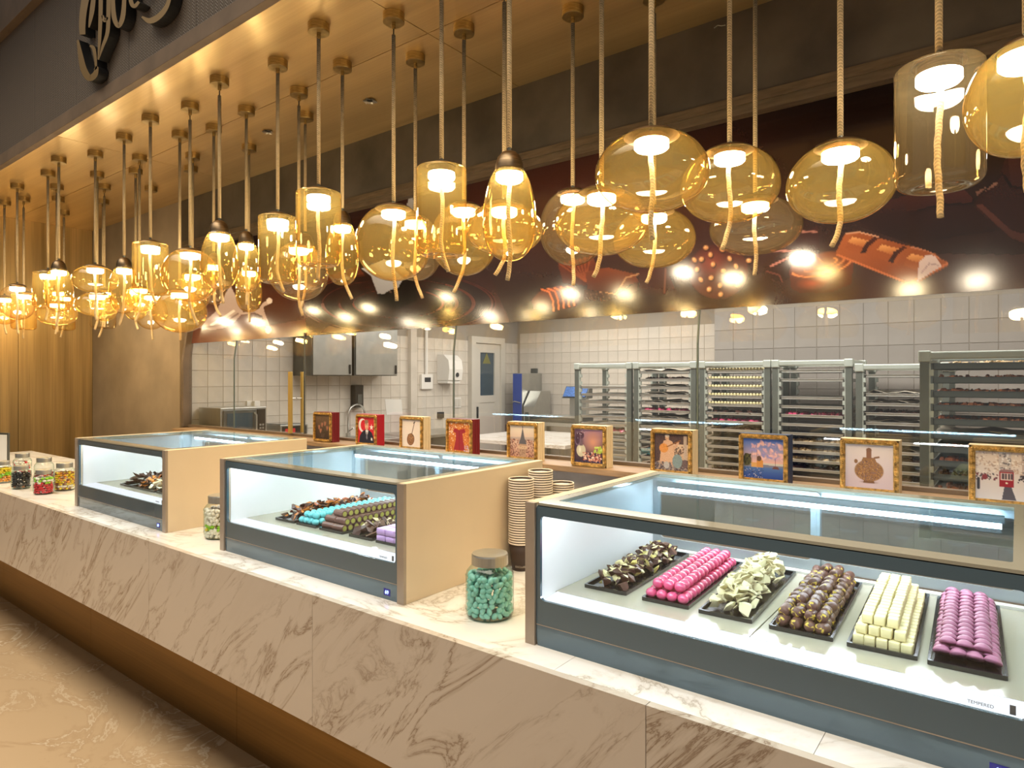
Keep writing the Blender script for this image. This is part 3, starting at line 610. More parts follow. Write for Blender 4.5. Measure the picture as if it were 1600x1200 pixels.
# ================================================================== DISPLAY CASES
CW, CD, CHH = 1.01, 0.69, 0.348
def make_case(x0, x1, label, digits):
    W_ = x1 - x0; t = thing('display_case', label, 'display case', (x0, 1.31, ZT))
    sp_ = 0.028
    for a in (0.0, W_ - sp_):
        q = B().box(a, 0.004, 0.0, a + sp_, CD, CHH, 0.0015).build('side_panel', 'cream', t)
        B().box(a, -0.006, 0.0, a + sp_, 0.004, CHH - 0.001).build('edge_strip', 'caseedge', q)
        ia = (a + sp_ + 0.0005) if a == 0 else a - 0.0035
        B().box(ia, 0.02, 0.1, ia + 0.003, CD - 0.03, CHH - 0.02).build('liner', 'liner', q)
    x_0, x_1 = sp_ + 0.001, W_ - sp_ - 0.001
    oz0, oz1 = 0.111, 0.316; ox0, ox1 = x_0 + 0.012, x_1 - 0.012
    fg = B().ring(x_0, 0.0, x_1, CHH - 0.006, ox0, oz0, ox1, oz1, 0.012, XZ(0.0), 0.0, 0.008).build('front_frame', 'caseglass', t)
    B().box(ox0 - 0.004, 0.0085, oz0 - 0.004, ox1 + 0.004, 0.0125, oz1 + 0.004).build('front_pane', 'casepane', t)
    B().box(x_0, 0.001, 0.0505, x_1, -0.0006, 0.0525).build('glass_lip', 'caseedge', fg)
    XY = lambda a, b, d: (a, b, CHH - 0.008 + d)
    B().ring(x_0, 0.0, x_1, CD - 0.002, x_0 + 0.032, 0.05, x_1 - 0.032, CD - 0.055, 0.006, XY, 0.0, 0.008).build('top_frame', 'casetop', t)
    B().box(x_0 + 0.03, 0.048, CHH - 0.0065, x_1 - 0.03, CD - 0.053, CHH - 0.0015).build('top_pane', 'toppane', t)
    # cool tubes under the lid; white sill given a glow so it looks lit
    ls = B().box(x_0 + 0.05, CD - 0.125, CHH - 0.030, x_1 - 0.05, CD - 0.100, CHH - 0.014).build('light_housing', 'doorframe', t)
    B().lathe([(0.0085, 0), (0.0085, x_1 - x_0 - 0.11)], 12, (0, 0, 0), True, True).build('light_tube', 'strip', ls, (x_0 + 0.055, CD - 0.112, CHH - 0.036), rot=(0, math.pi / 2, 0))
    B().lathe([(0.0055, 0), (0.0055, x_1 - x_0 - 0.06)], 10, (0, 0, 0), True, True).build('front_light_tube', 'strip_front', t, (x_0 + 0.03, 0.030, CHH - 0.0165), rot=(0, math.pi / 2, 0))
    sl = B().add([(ox0, 0.016, 0.1085), (ox1, 0.016, 0.1085), (ox1, 0.074, 0.1135), (ox0, 0.074, 0.1135), (ox0, 0.016, 0.1), (ox1, 0.016, 0.1), (ox1, 0.074, 0.1), (ox0, 0.074, 0.1)],
                 [(0, 1, 2, 3), (0, 4, 5, 1), (3, 2, 6, 7), (0, 3, 7, 4), (1, 5, 6, 2)]).build('glowing_sill', 'sill_glow', t)
    B().box(x_0, 0.012, 0.004, x_1, CD - 0.01, 0.099).build('base', 'white', t)
    xm = (x_0 + x_1) / 2 + 0.01
    for a, b in ((x_0 + 0.004, xm - 0.0015), (xm + 0.0015, x_1 - 0.004)):
        B().box(a, 0.08, 0.1, b, CD - 0.075, 0.1115).build('shelf_plate', 'shelf', t)
    B().box(x_0 + 0.003, CD - 0.074, 0.1, x_1 - 0.003, CD - 0.05, 0.118).build('rear_sill', 'white', t)
    # sliding rear doors
    for k, (a, b) in enumerate(((x_0 + 0.004, xm + 0.012), (xm - 0.012, x_1 - 0.004))):
        y = CD - 0.048 + 0.012 * k
        d = B().ring(a, 0.1185, b, CHH - 0.012, a + 0.024, 0.145, b - 0.024, CHH - 0.03, 0.012, XZ(y), 0.0, 0.009).build('rear_door', 'doorframe', t)
        B().box(a + 0.02, y + 0.003, 0.142, b - 0.02, y + 0.006, CHH - 0.028).build('door_pane', 'casepane', d)
    # digital thermometer and the tiny maker's marks on the glass
    dp = B().box(x_1 - 0.062, -0.0008, 0.012, x_1 - 0.034, 0.001, 0.032).build('display', 'display_back', t)
    def txt(s, size, loc, mat, name):
        cu = bpy.data.curves.new(name, 'FONT'); cu.body = s; cu.size = size; cu.extrude = 0.0002; cu.align_x = 'CENTER'; cu.materials.append(M[mat])
        me = bpy.data.meshes.new_from_object(bpy.data.objects.new('tmp', cu)); o = link(name, me, dp if name == 'digits' else t, loc, (math.pi / 2, 0, 0)); return o
    txt(digits, 0.016, (x_1 - 0.048, -0.0012, 0.0165), 'display', 'digits')
    txt('TEMPERED', 0.0075, (ox1 - 0.062, 0.0078, 0.1165), 'ink', 'glass_marking')
    B().box(ox1 - 0.024, 0.0078, 0.114, ox1 - 0.016, 0.0084, 0.129).build('glass_mark', 'ink', t)
    return t
make_case(-3.83, -2.845, 'glass display case with cream sides farthest along the counter, beside the sweet jars', '69')
make_case(-2.405, -1.395, 'middle glass display case with turquoise balls and cream sides', '69')
make_case(-0.962, 0.055, 'nearest large glass display case with six trays of chocolates', '69')

# ================================================================== TRAYS AND CHOCOLATES
SHZ = ZT + 0.1115
def make_tray(x, y, w, d, label, lean=0.0):
    t = thing('serving_tray', label, 'tray', (x, y, SHZ), lean)
    B().box(-w / 2 + 0.006, -d / 2 + 0.006, 0, w / 2 - 0.006, d / 2 - 0.006, 0.003).build('base', 'blacktray', t)
    bb = B()
    bb.ring(-w / 2, -d / 2, w / 2, d / 2, -w / 2 + 0.005, -d / 2 + 0.005, w / 2 - 0.005, d / 2 - 0.005, 0.006, lambda a, b, dd: (a, b, dd), 0.0005, 0.0095)
    bb.build('rim', 'blacktray', t)
    return t
def blob_mesh(name, mat, n=14, sx=1, sy=1, sz=1, seed=0, mat2=None, share=0.3):
    r = random.Random(seed); bm = bmesh.new()
    for _ in range(n):
        v = Vector((r.gauss(0, 1), r.gauss(0, 1), r.gauss(0, 1))).normalized() * r.uniform(0.8, 1.0); bm.verts.new((v.x * sx, v.y * sy, v.z * sz))
    bmesh.ops.convex_hull(bm, input=bm.verts[:]); bmesh.ops.recalc_face_normals(bm, faces=bm.faces[:])
    loose = [v for v in bm.verts if not v.link_faces]; bmesh.ops.delete(bm, geom=loose, context='VERTS')
    me = bpy.data.meshes.new(name); bm.to_mesh(me); bm.free(); me.materials.append(M[mat])
    if mat2:
        me.materials.append(M[mat2])
        for p_ in me.polygons:
            if r.random() < share: p_.material_index = 1
    return me
def ball_mesh(name, mat, sub=2, s=(1, 1, 1)):
    bm = bmesh.new(); bmesh.ops.create_icosphere(bm, subdivisions=sub, radius=1.0)
    for v in bm.verts: v.co = Vector((v.co.x * s[0], v.co.y * s[1], v.co.z * s[2]))
    me = bpy.data.meshes.new(name); bm.to_mesh(me); bm.free(); me.materials.append(M[mat]); me.polygons.foreach_set('use_smooth', [True] * len(me.polygons)); return me
def put(name, me, loc, rot, label, cat, group, scale=None):
    return link(name, me, None, loc, rot, scale, label=label, category=cat, group=group)
def heap(meshes, name, n, x, y, w, d, hmax, label, group, s0, s1, flat=0.5, cat='chocolate', seed=1, minz=0.0):
    """pieces piled on a tray: wide layer first, then higher ones toward the middle"""
    r = random.Random(seed); cells = []
    for k in range(n):
        t = k / n; lay = t ** 0.9
        fx = r.uniform(-1, 1) * (1 - 0.55 * lay); fy = r.uniform(-1, 1) * (1 - 0.22 * lay)
        best = None
        for _ in range(8):                                     # spread them: keep the candidate farthest from its neighbours
            cx_ = r.uniform(-1, 1) * (1 - 0.55 * lay); cy_ = r.uniform(-1, 1) * (1 - 0.2 * lay)
            dd = min([((cx_ - a) * w) ** 2 + ((cy_ - b) * d) ** 2 + ((lay - l) * hmax * 1.5) ** 2 for a, b, l in cells[-60:]] or [9])
            if best is None or dd > best[0]: best = (dd, cx_, cy_)
        fx, fy = best[1], best[2]; cells.append((fx, fy, lay))
        z = SHZ + 0.004 + s0 * 0.55 + lay * hmax * (1 - 0.25 * abs(fx))
        me = meshes[r.randrange(len(meshes))]; s = r.uniform(s0, s1)
        put(name, me, (x + fx * (w / 2 - 0.016), y + fy * (d / 2 - 0.018), z), (r.uniform(-flat, flat), r.uniform(-flat, flat), r.uniform(0, 6.28)), label, cat, group, s)
TY, TD = 1.683, 0.445
def tl(xf): return xf
# front case, tray by tray
TX = [-0.838, -0.676, -0.532, -0.372, -0.222, -0.084]
wd = [0.118, 0.117, 0.12, 0.126, 0.122, 0.122]
lb = ['dark and white chocolate clusters', 'pink chocolate balls', 'white chocolate shards', 'dark nut nougats', 'white chocolate cubes', 'mauve chocolate shells']
for x, w_, l_ in zip(TX, wd, lb): make_tray(x, TY, w_, TD, 'black plastic tray of %s in the nearest case' % l_, 0.045)
def off(x, y): return x - 0.045 * (y - TY)
def place_heap(*a, **k): heap(*a, **k)
clus = [blob_mesh('cluster', 'dark2', 13, 1, 0.8, 0.7, s) for s in range(5)] + [blob_mesh('cluster', 'dark', 12, 1.1, 0.8, 0.6, 20 + s, 'cream_choc', 0.3) for s in range(4)]
clusw = [blob_mesh('cluster_white', 'yellow_choc' if s % 2 else 'cream_choc', 10, 1, 0.75, 0.45, 40 + s) for s in range(4)]
def heap_skew(meshes, name, n, k, hmax, label, group, s0, s1, flat, seed, cat='chocolate'):
    before = set(bpy.data.objects); heap(meshes, name, n, TX[k], TY, wd[k], TD, hmax, label, group, s0, s1, flat, cat, seed)
    for o in set(bpy.data.objects) - before: o.location.x = off(o.location.x, o.location.y)
heap_skew(clus, 'chocolate_cluster', 95, 0, 0.038, 'chunky dark chocolate cluster on the leftmost tray of the nearest case', 'dark clusters on the nearest case tray', 0.0165, 0.0225, 0.7, 3)
heap_skew(clusw, 'chocolate_cluster', 58, 0, 0.042, 'pale white chocolate cluster among dark ones on the leftmost tray', 'white clusters on the nearest case tray', 0.0125, 0.0175, 0.9, 4)
pk = ball_mesh('pink_ball', 'pink', 2, (1, 1.0, 0.92))
g = dict(label='glossy pink chocolate ball on the second tray of the nearest case', category='chocolate', group='pink chocolate balls')
r_ = 0.0142
def rows(nrow, cols, z, x, y0, dy, dx, fn, cond=None):
    for i in range(nrow):
        for j in range(cols):
            xx = (j - (cols - 1) / 2) * dx; yy_ = y0 + i * dy
            if cond and not cond(i, j): continue
            fn(off(x + xx, yy_), yy_, z, i, j)
def rc(what, z, i, j): return '%s, %s layer, %s row from the front, %s from left' % (what, ['lower', 'middle', 'top'][int(z)], ORD[i], ORD[j])
LAY = 0
def f_pink(x, y, z, i, j): put('chocolate_ball', pk, (x + random.uniform(-.001, .001), y, z + random.uniform(-.0005, .0005)), (0, 0, random.uniform(0, 6)), rc('glossy pink chocolate ball', LAY, i, j), 'chocolate', g['group'], r_ * random.uniform(0.96, 1.04))
LAY = 0; rows(15, 4, SHZ + 0.004 + r_ * 0.92, TX[1] - 0.001, TY - 0.203, 0.0272, 0.0272, f_pink)
LAY = 1; rows(14, 3, SHZ + 0.004 + r_ * 2.5, TX[1] - 0.001, TY - 0.189, 0.0275, 0.0276, f_pink)
sh = []
for s in range(7):
    me = blob_mesh('white_shard', 'shard', 9, 1, 0.8, 0.28, 60 + s); sh.append(me)
heap_skew(sh, 'chocolate_shard', 215, 2, 0.050, 'broken white chocolate shard heaped on the third tray of the nearest case', 'white chocolate shards', 0.0195, 0.027, 0.9, 6)
# dark nougats with chopped pistachio on their ends
bb = B(); prof = [(0.0, -1.0), (0.62, -0.98), (0.86, -0.8), (0.93, -0.4), (0.9, 0.0), (0.93, 0.4), (0.86, 0.8), (0.62, 0.98), (0.0, 1.0)]
bb.lathe(prof, 14); ng = bb.mesh('nougat', 'nougat', True); ng.materials.append(M['pist'])
for p_ in ng.polygons:
    if random.random() < (0.16 if abs(p_.center.z) > 0.7 else 0.04): p_.material_index = 1
def f_ng(x, y, z, i, j):
    put('chocolate_nougat', ng, (x + random.uniform(-.0015, .0015), y + random.uniform(-.002, .002), z), (math.pi / 2 + random.uniform(-.2, .2), random.uniform(0, 6), random.uniform(-.35, .35)),
        rc('dark chocolate nougat roll', LAY, i, j), 'chocolate', 'dark nougat rolls', (0.0125, 0.0125, 0.0165))
LAY = 0; rows(12, 4, SHZ + 0.016, TX[3], TY - 0.196, 0.0355, 0.0268, f_ng)
LAY = 1; rows(11, 4, SHZ + 0.034, TX[3], TY - 0.178, 0.0355, 0.0250, f_ng)
LAY = 2; rows(10, 2, SHZ + 0.048, TX[3], TY - 0.158, 0.0355, 0.0270, f_ng, lambda i, j: (i * 7 + j * 3) % 4 != 0)
crumb = [blob_mesh('crumb', 'pist', 7, 1, 0.7, 0.5, 90 + s) for s in range(3)]
bb = B()
for k in range(260):
    x = random.uniform(-0.055, 0.055); y = random.uniform(-0.2, 0.2); z = 0.0055 + (0.03 if abs(x) < 0.03 and random.random() < 0.5 else 0.0) + random.uniform(0, 0.004); s = random.uniform(0.0012, 0.0028)
    bb.add([(x - s - 0.045 * y, y, z), (x + s - 0.045 * y, y - s, z), (x - 0.045 * y, y + s, z), (x - 0.045 * y, y, z + 1.5 * s)], [(0, 1, 2), (0, 1, 3), (1, 2, 3), (2, 0, 3)])
bb.build('nut_crumbs', 'pist', None, (TX[3], TY, SHZ), label='golden chopped nut crumbs among the dark nougat rolls', category='crumbs', kind='stuff')
cb = B().box(-1, -1, -1, 1, 1, 1, 0.22); cubm = cb.mesh('white_cube', 'cream_choc', True)
def f_cu(x, y, z, i, j): put('chocolate_cube', cubm, (x + random.uniform(-.001, .001), y + random.uniform(-.0008, .0008), z), (0, 0, random.uniform(-.1, .1) - 0.045), rc('small white chocolate cube', LAY, i, j), 'chocolate', 'white chocolate cubes', (0.0099, 0.0099, 0.0094))
LAY = 0; rows(18, 5, SHZ + 0.0128, TX[4], TY - 0.196, 0.0222, 0.0217, f_cu)
LAY = 1; rows(17, 4, SHZ + 0.0322, TX[4] - 0.003, TY - 0.188, 0.0222, 0.0222, f_cu)
LAY = 2; rows(16, 3, SHZ + 0.0516, TX[4] - 0.006, TY - 0.178, 0.0222, 0.0226, f_cu)
# mauve half-shells leaning on each other like shingles
bb = B(); prof = [(1.0, 0.0), (0.97, 0.18), (0.86, 0.44), (0.68, 0.64), (0.42, 0.8), (0.2, 0.86), (0.0, 0.88)]
bb.lathe(prof, 20, cap0=True); shm = bb.mesh('shell', 'purple', True)
def f_sh(x, y, z, i, j): put('chocolate_shell', shm, (x + random.uniform(-.001, .001), y, z + random.uniform(-.0005, .001)), (-0.62 + random.uniform(-.08, .08), random.uniform(-.08, .08), random.uniform(-.1, .1)), rc('mauve domed chocolate shell', LAY, i, j), 'chocolate', 'mauve chocolate shells', 0.0152)
LAY = 0; rows(16, 4, SHZ + 0.0175, TX[5], TY - 0.192, 0.0258, 0.0258, f_sh)
LAY = 1; rows(15, 3, SHZ + 0.0315, TX[5] - 0.002, TY - 0.176, 0.0258, 0.0268, f_sh)

# middle case
MX = [-2.195, -2.062, -1.917, -1.758, -1.63]
mw = [0.118, 0.116, 0.130, 0.118, 0.10]
lb = ['chocolate and candied fruit slices', 'turquoise chocolate balls', 'pistachio chocolate rolls', 'dark chocolate nut bark', 'lilac chocolate blocks']
for x, w_, l_ in zip(MX, mw, lb): make_tray(x, TY - 0.02, w_, TD, 'black plastic tray of %s in the middle case' % l_, 0.02)
fs1 = [blob_mesh('fruit_slice', 'dark', 10, 1.2, 0.75, 0.3, 120 + s, 'orange', 0.35) for s in range(4)]; fs2 = [blob_mesh('fruit_slice', 'fruit', 10, 1.2, 0.6, 0.3, 130 + s) for s in range(3)] + [blob_mesh('fruit_slice', 'orange', 10, 1.1, 0.6, 0.3, 140 + s) for s in range(2)]
heap(fs1, 'fruit_slice', 75, MX[0], TY - 0.02, mw[0], TD, 0.036, 'chocolate-dipped candied fruit slice on the first tray of the middle case', 'chocolate dipped fruit slices', 0.0175, 0.025, 0.8, 'sweet', 11)
heap(fs2, 'fruit_slice', 42, MX[0], TY - 0.02, mw[0], TD, 0.036, 'bare orange or red candied fruit slice on the first tray of the middle case', 'candied fruit slices', 0.015, 0.021, 0.8, 'sweet', 12)
tb = ball_mesh('turquoise_ball', 'teal', 2, (1, 1, 0.95))
for i in range(16):
    for j in range(4):
        put('turquoise_ball', tb, (MX[1] + (j - 1.5) * 0.0268, TY - 0.225 + 0.0268 * i, SHZ + 0.017), (0, 0, 0), rc('turquoise chocolate ball', 0, i, j), 'chocolate', 'turquoise chocolate balls', 0.0133)
        if i < 15 and j < 3: put('turquoise_ball', tb, (MX[1] + (j - 1) * 0.0268, TY - 0.2116 + 0.0268 * i, SHZ + 0.037), (0, 0, 0), rc('turquoise chocolate ball', 1, i, j), 'chocolate', 'turquoise chocolate balls', 0.0133)
bb = B(); bb.lathe([(0.70, -1.0), (0.95, -1.0), (1.0, -0.97), (1.0, 0.97), (0.95, 1.0), (0.70, 1.0)], 12, cap0=True, cap1=True); rl = bb.mesh('pistachio_roll', 'nougat', False); rl.materials.append(M['pist_in'])
for p_ in rl.polygons:
    if abs(p_.center.z) > 0.999 and len(p_.vertices) > 4: p_.material_index = 1
for lay, (n_, m_) in enumerate(((16, 2), (15, 2), (14, 1))):
    for i in range(n_):
        for j in range(m_):
            put('pistachio_roll', rl, (MX[2] + ((j - (m_ - 1) / 2) * 0.058), TY - 0.222 + 0.0262 * (i + lay * 0.5), SHZ + 0.016 + 0.0215 * lay), (0, math.pi / 2, random.uniform(-.06, .06)), rc('pistachio chocolate roll', lay, i, j), 'sweet', 'pistachio chocolate rolls', (0.0125, 0.0125, 0.027))
nb = [blob_mesh('nut_bark', 'dark', 11, 1.2, 0.8, 0.4, 150 + s, 'almond', 0.22) for s in range(4)] + [blob_mesh('nut_bark', 'dark2', 9, 1.2, 0.9, 0.3, 160 + s) for s in range(2)]
heap(nb, 'nut_bark', 70, MX[3], TY - 0.02, mw[3], TD, 0.03, 'rough dark chocolate bark with almonds on the fourth tray of the middle case', 'dark nut bark pieces', 0.019, 0.027, 0.8, 'chocolate', 13)
lc = B().box(-1, -1, -1, 1, 1, 1, 0.18).mesh('lilac_block', 'lilac', True)
for i in range(9):
    for j in range(2):
        for l_ in range(2):
            put('lilac_block', lc, (MX[4] + (j - 0.5) * 0.044, TY - 0.22 + 0.046 * i, SHZ + 0.0155 + 0.0225 * l_), (0, 0, 0), rc('lilac speckled chocolate block', l_ * 2, i, j), 'chocolate', 'lilac chocolate blocks', (0.0205, 0.0215, 0.0105))

# farthest case
AX = [-3.555, -3.425, -3.30, -3.155]
lb = ['dark chocolate orange peel', 'candied orange slices', 'sugared almonds', 'dark chocolate bark']
for x, l_ in zip(AX, lb): make_tray(x, TY - 0.03, 0.118, TD, 'black plastic tray of %s in the farthest case' % l_, 0.02)
op = [blob_mesh('peel', 'dark', 10, 1.3, 0.6, 0.4, 170 + s) for s in range(3)]; oq = [blob_mesh('orange_slice', 'orange', 10, 1.1, 0.8, 0.3, 180 + s, 'dark', 0.4) for s in range(4)]
aw = [blob_mesh('sugared_almond', 'almond', 16, 1.2, 0.8, 0.7, 190 + s, 'cwhite', 0.4) for s in range(3)]
for k, (ms, nm, lab, gr) in enumerate(((op, 'orange_peel', 'dark chocolate peel strip on the first tray of the farthest case', 'dark peel strips'), (oq, 'orange_slice', 'half dipped orange slice on the second tray of the farthest case', 'half dipped orange slices'),
                                       (aw, 'sugared_almond', 'pale sugared almond on the third tray of the farthest case', 'sugared almonds'), (nb, 'nut_bark', 'dark chocolate bark piece on the last tray of the farthest case', 'bark in the farthest case'))):
    heap(ms, nm, 72, AX[k], TY - 0.03, 0.118, TD, 0.044, lab, gr, 0.0175, 0.024, 0.7, 'sweet', 30 + k)

# ================================================================== SWEET JARS
def jar(x, y, R, h, label, fill, group=None, stuff=True, seed=0):
    """fill: list of (share of height, [candy materials])"""
    t = thing('sweet_jar', label, 'jar', (x, y, ZT))
    hb = h * 0.82; rn = R * 0.70
    prof = [(0.0, 0.004), (R * 0.86, 0.004), (R * 0.97, 0.008), (R, 0.02), (R, hb * 0.80), (R * 0.96, hb * 0.88), (R * 0.82, hb * 0.96), (rn, hb), (rn, hb + 0.006)]
    B().lathe(prof, 32).build('glass_body', 'jarglass', t, smooth=True)
    B().lathe([(R * 0.5, 0.0), (R * 0.86, 0.0), (R * 0.86, 0.0038), (R * 0.5, 0.0038)], 32, (0, 0, 0), True, True).build('glass_foot', 'jarglass', t, smooth=False)
    lp = [(R * 0.72, hb + 0.001), (R * 0.76, hb + 0.002), (R * 0.76, h - 0.004), (R * 0.73, h), (R * 0.3, h + 0.001), (0.0, h + 0.001)]
    B().lathe(lp, 32, cap0=True).build('lid', 'steel', t, smooth=False)
    q = [(0.85, -0.1), (0.97, 0.28)]
    B().tube([(R * 1.005 * math.cos(a), R * 1.005 * math.sin(a), hb * 0.5 + 0.34 * hb * math.sin(k * 2 * math.pi / 24)) for k, a in ((k, -math.pi / 2 - 0.62 + 0.62 * math.cos(k * 2 * math.pi / 24)) for k in range(25))], 0.0009, 6).build('embossed_ring', 'jarglass', t)
    return t
CANDY = {}
def candy(mat, s=(1, 0.70, 0.64)):
    k = (mat, s)
    if k not in CANDY: CANDY[k] = ball_mesh('sweet', mat, 2 if s[0] == 1 and mat in ('tealjar', 'cwhite') else 1, s)
    return CANDY[k]
def pack(R, z0, z1, s, seed):
    """positions packed against the glass and filling the inside, layer by layer"""
    r = random.Random(seed); out = []; dz = s * 1.28; n = max(1, int((z1 - z0) / dz)); 
    for i in range(n):
        z = z0 + s * 0.8 + dz * i; rad = R - s * 0.93
        rings = [rad] + ([rad - 1.75 * s, max(0.0, rad - 3.5 * s)] if i >= n - 2 else [])
        for q in rings:
            m_ = max(1, int(2 * math.pi * q / (s * 1.58)))
            for k in range(m_): 
                a = 2 * math.pi * (k + 0.5 * (i % 2)) / m_ + r.uniform(-.12, .12)
                out.append((q * math.cos(a), q * math.sin(a), z + r.uniform(-.2, .2) * s))
    return out
# big jar of turquoise almonds, each sweet a thing
jx_, jy_ = -1.150, 1.395
jar(jx_, jy_, 0.0665, 0.172, 'big glass jar of turquoise sugared almonds in front of the paper cups', [])
for i, (a, b, c_) in enumerate(pack(0.064, 0.006, 0.124, 0.0108, 5)):
    put('turquoise_almond', candy('tealjar'), (jx_ + a, jy_ + b, ZT + c_), (random.uniform(0, 6), random.uniform(-1, 1), random.uniform(0, 6)), 'turquoise sugared almond inside the big glass jar', 'sweet', 'turquoise sugared almonds', 0.0118)
jx_, jy_ = -2.600, 1.415
jar(jx_, jy_, 0.066, 0.173, 'glass jar of white almonds with a green band between two display cases', [])
for i, (a, b, c_) in enumerate(pack(0.0635, 0.006, 0.128, 0.0098, 6)):
    m_ = 'cgreen' if 0.040 < c_ < 0.060 else ('cyellow' if 0.028 < c_ < 0.040 and random.random() < 0.4 else 'cwhite')
    nm = {'cgreen': 'green', 'cyellow': 'yellow', 'cwhite': 'white'}[m_]
    put(nm + '_almond', candy(m_), (jx_ + a, jy_ + b, ZT + c_), (random.uniform(0, 6), random.uniform(-1, 1), random.uniform(0, 6)), nm + ' sugared almond inside the jar between the two display cases', 'sweet', nm + ' sugared almonds', 0.0108)
# the jars at the far end: sweets too small to tell apart, one mass per jar
far = [(-5.044, 1.319, 0.0500, 0.135, 'jar of yellow, green and orange sweets at the far left end', [(0.0, 0.42, ['corange']), (0.42, 0.68, ['cgreen']), (0.68, 1.0, ['cyellow'])], 'layered yellow green and orange sweets'),
       (-4.691, 1.317, 0.0500, 0.135, 'jar of black sweets with pale ones at the bottom', [(0.0, 0.14, ['cbrown', 'cwhite']), (0.14, 1.0, ['cblack'])], 'shiny black sweets'),
       (-4.368, 1.332, 0.0505, 0.137, 'jar of red sweets topped with white and green ones', [(0.0, 0.66, ['cred']), (0.66, 1.0, ['cwhite', 'cwhite', 'cgreen'])], 'red sweets with a white top layer'),
       (-5.205, 1.468, 0.0520, 0.160, 'jar of white sweets with a few red ones, standing at the back', [(0.0, 1.0, ['cwhite', 'cwhite', 'cwhite', 'cred'])], 'white and red sweets'),
       (-4.812, 1.470, 0.0530, 0.160, 'half empty jar of dark red sweets behind the bright red jar', [(0.0, 0.66, ['cdred', 'cdred', 'cred'])], 'dark red sweets'),
       (-4.419, 1.452, 0.0550, 0.160, 'jar of yellow and brown mixed sweets next to the farthest case', [(0.0, 0.3, ['cbrown', 'cyellow', 'cwhite']), (0.3, 1.0, ['cyellow', 'cyellow', 'cbrown', 'corange'])], 'yellow and brown mixed sweets')]
for n_, (x, y, R, h, lab, fill, lab2) in enumerate(far):
    jar(x, y, R, h, lab, [])
    b_ = B(); mi = []; used = []
    top = h * 0.82 * 0.86
    for a, bz, c_ in pack(R - 0.003, 0.006, top, 0.0098, 40 + n_):
        f_ = c_ / top
        for lo, hi, mats in fill:
            if lo <= f_ < hi:
                mt = random.choice(mats)
                if mt not in used: used.append(mt)
                src = candy(mt); rm = Matrix.Rotation(random.uniform(0, 6), 3, 'Z') @ Matrix.Rotation(random.uniform(-1, 1), 3, 'X')
                b_.add([rm @ (v.co * 0.0108) + Vector((a, bz, c_)) for v in src.vertices], [tuple(p_.vertices) for p_ in src.polygons]); mi += [used.index(mt)] * len(src.polygons)
    me = b_.mesh('sweets', None, True)
    for mt in used: me.materials.append(M[mt])
    me.polygons.foreach_set('material_index', mi)
    link('sweets', me, None, (x, y, ZT), label=lab2 + ' filling a jar at the far end', category='sweets', kind='stuff')
# a small price stand at the far left end of the counter
ps = thing('price_stand', 'grey framed card stand at the far left end of the counter', 'sign stand', (-6.23, 1.62, ZT), 0.25)
B().box(-0.11, -0.006, 0.0, 0.10, 0.006, 0.235, 0.002).build('stand_frame', 'steel_dark', ps)
B().box(-0.095, -0.0085, 0.015, 0.085, -0.0062, 0.220).build('card', 'white', ps)

# ================================================================== PAPER CUPS
bb = B(); bb.lathe([(0.0, 0.002), (0.029, 0.002), (0.029, 0.0), (0.0305, 0.0), (0.0418, 0.092), (0.0412, 0.092), (0.0300, 0.004)], 28); cup_me = bb.mesh('cup', 'cup_brown', True)
bb = B(); bb.lathe([(0.0408, 0.0901), (0.0433, 0.0903), (0.0442, 0.0916), (0.0438, 0.0946), (0.0418, 0.0955), (0.0406, 0.094)], 28); rim_me = bb.mesh('cup_rim', 'cup_cream', True)
bb = B(); bb.lathe([(0.0, 0.0865), (0.0404, 0.0865)], 24); lid_me = bb.mesh('cup_inside', 'cup_cream', True)
def cup_stack(x, y, n, which):
    for k in range(n):
        z = ZT + 0.0083 * k
        t = thing('paper_cup', 'brown paper cup with cream rim, %s from the top of %s' % (ORD[n - 1 - k], which), 'paper cup', (x, y, z), 0, 'paper cups stacked beside the middle case')
        link('body', cup_me, t); link('rim', rim_me, t)
        if k == n - 1:
            link('inside', lid_me, t)
        if k == 0 and which.startswith('the front'):
            cu = bpy.data.curves.new('lettering', 'FONT'); cu.body = 'EXCLUSIVE'; cu.size = 0.0095; cu.extrude = 0.0001; cu.align_x = 'CENTER'
            me = bpy.data.meshes.new_from_object(bpy.data.objects.new('tmp', cu))
            a0 = math.atan2(-y, -x) + 0.06
            for v in me.vertices:
                a = a0 + v.co.x / 0.033; rr = 0.0321 + 0.1227 * (v.co.y)+0.0003; v.co = Vector((rr * math.cos(a), rr * math.sin(a), 0.0125 + v.co.y))
            me.materials.append(M['whiteink']); link('lettering', me, t)
cup_stack(-1.345, 1.80, 27, 'the front stack')
cup_stack(-1.338, 1.905, 29, 'the middle stack')
cup_stack(-1.300, 1.985, 23, 'the back stack')

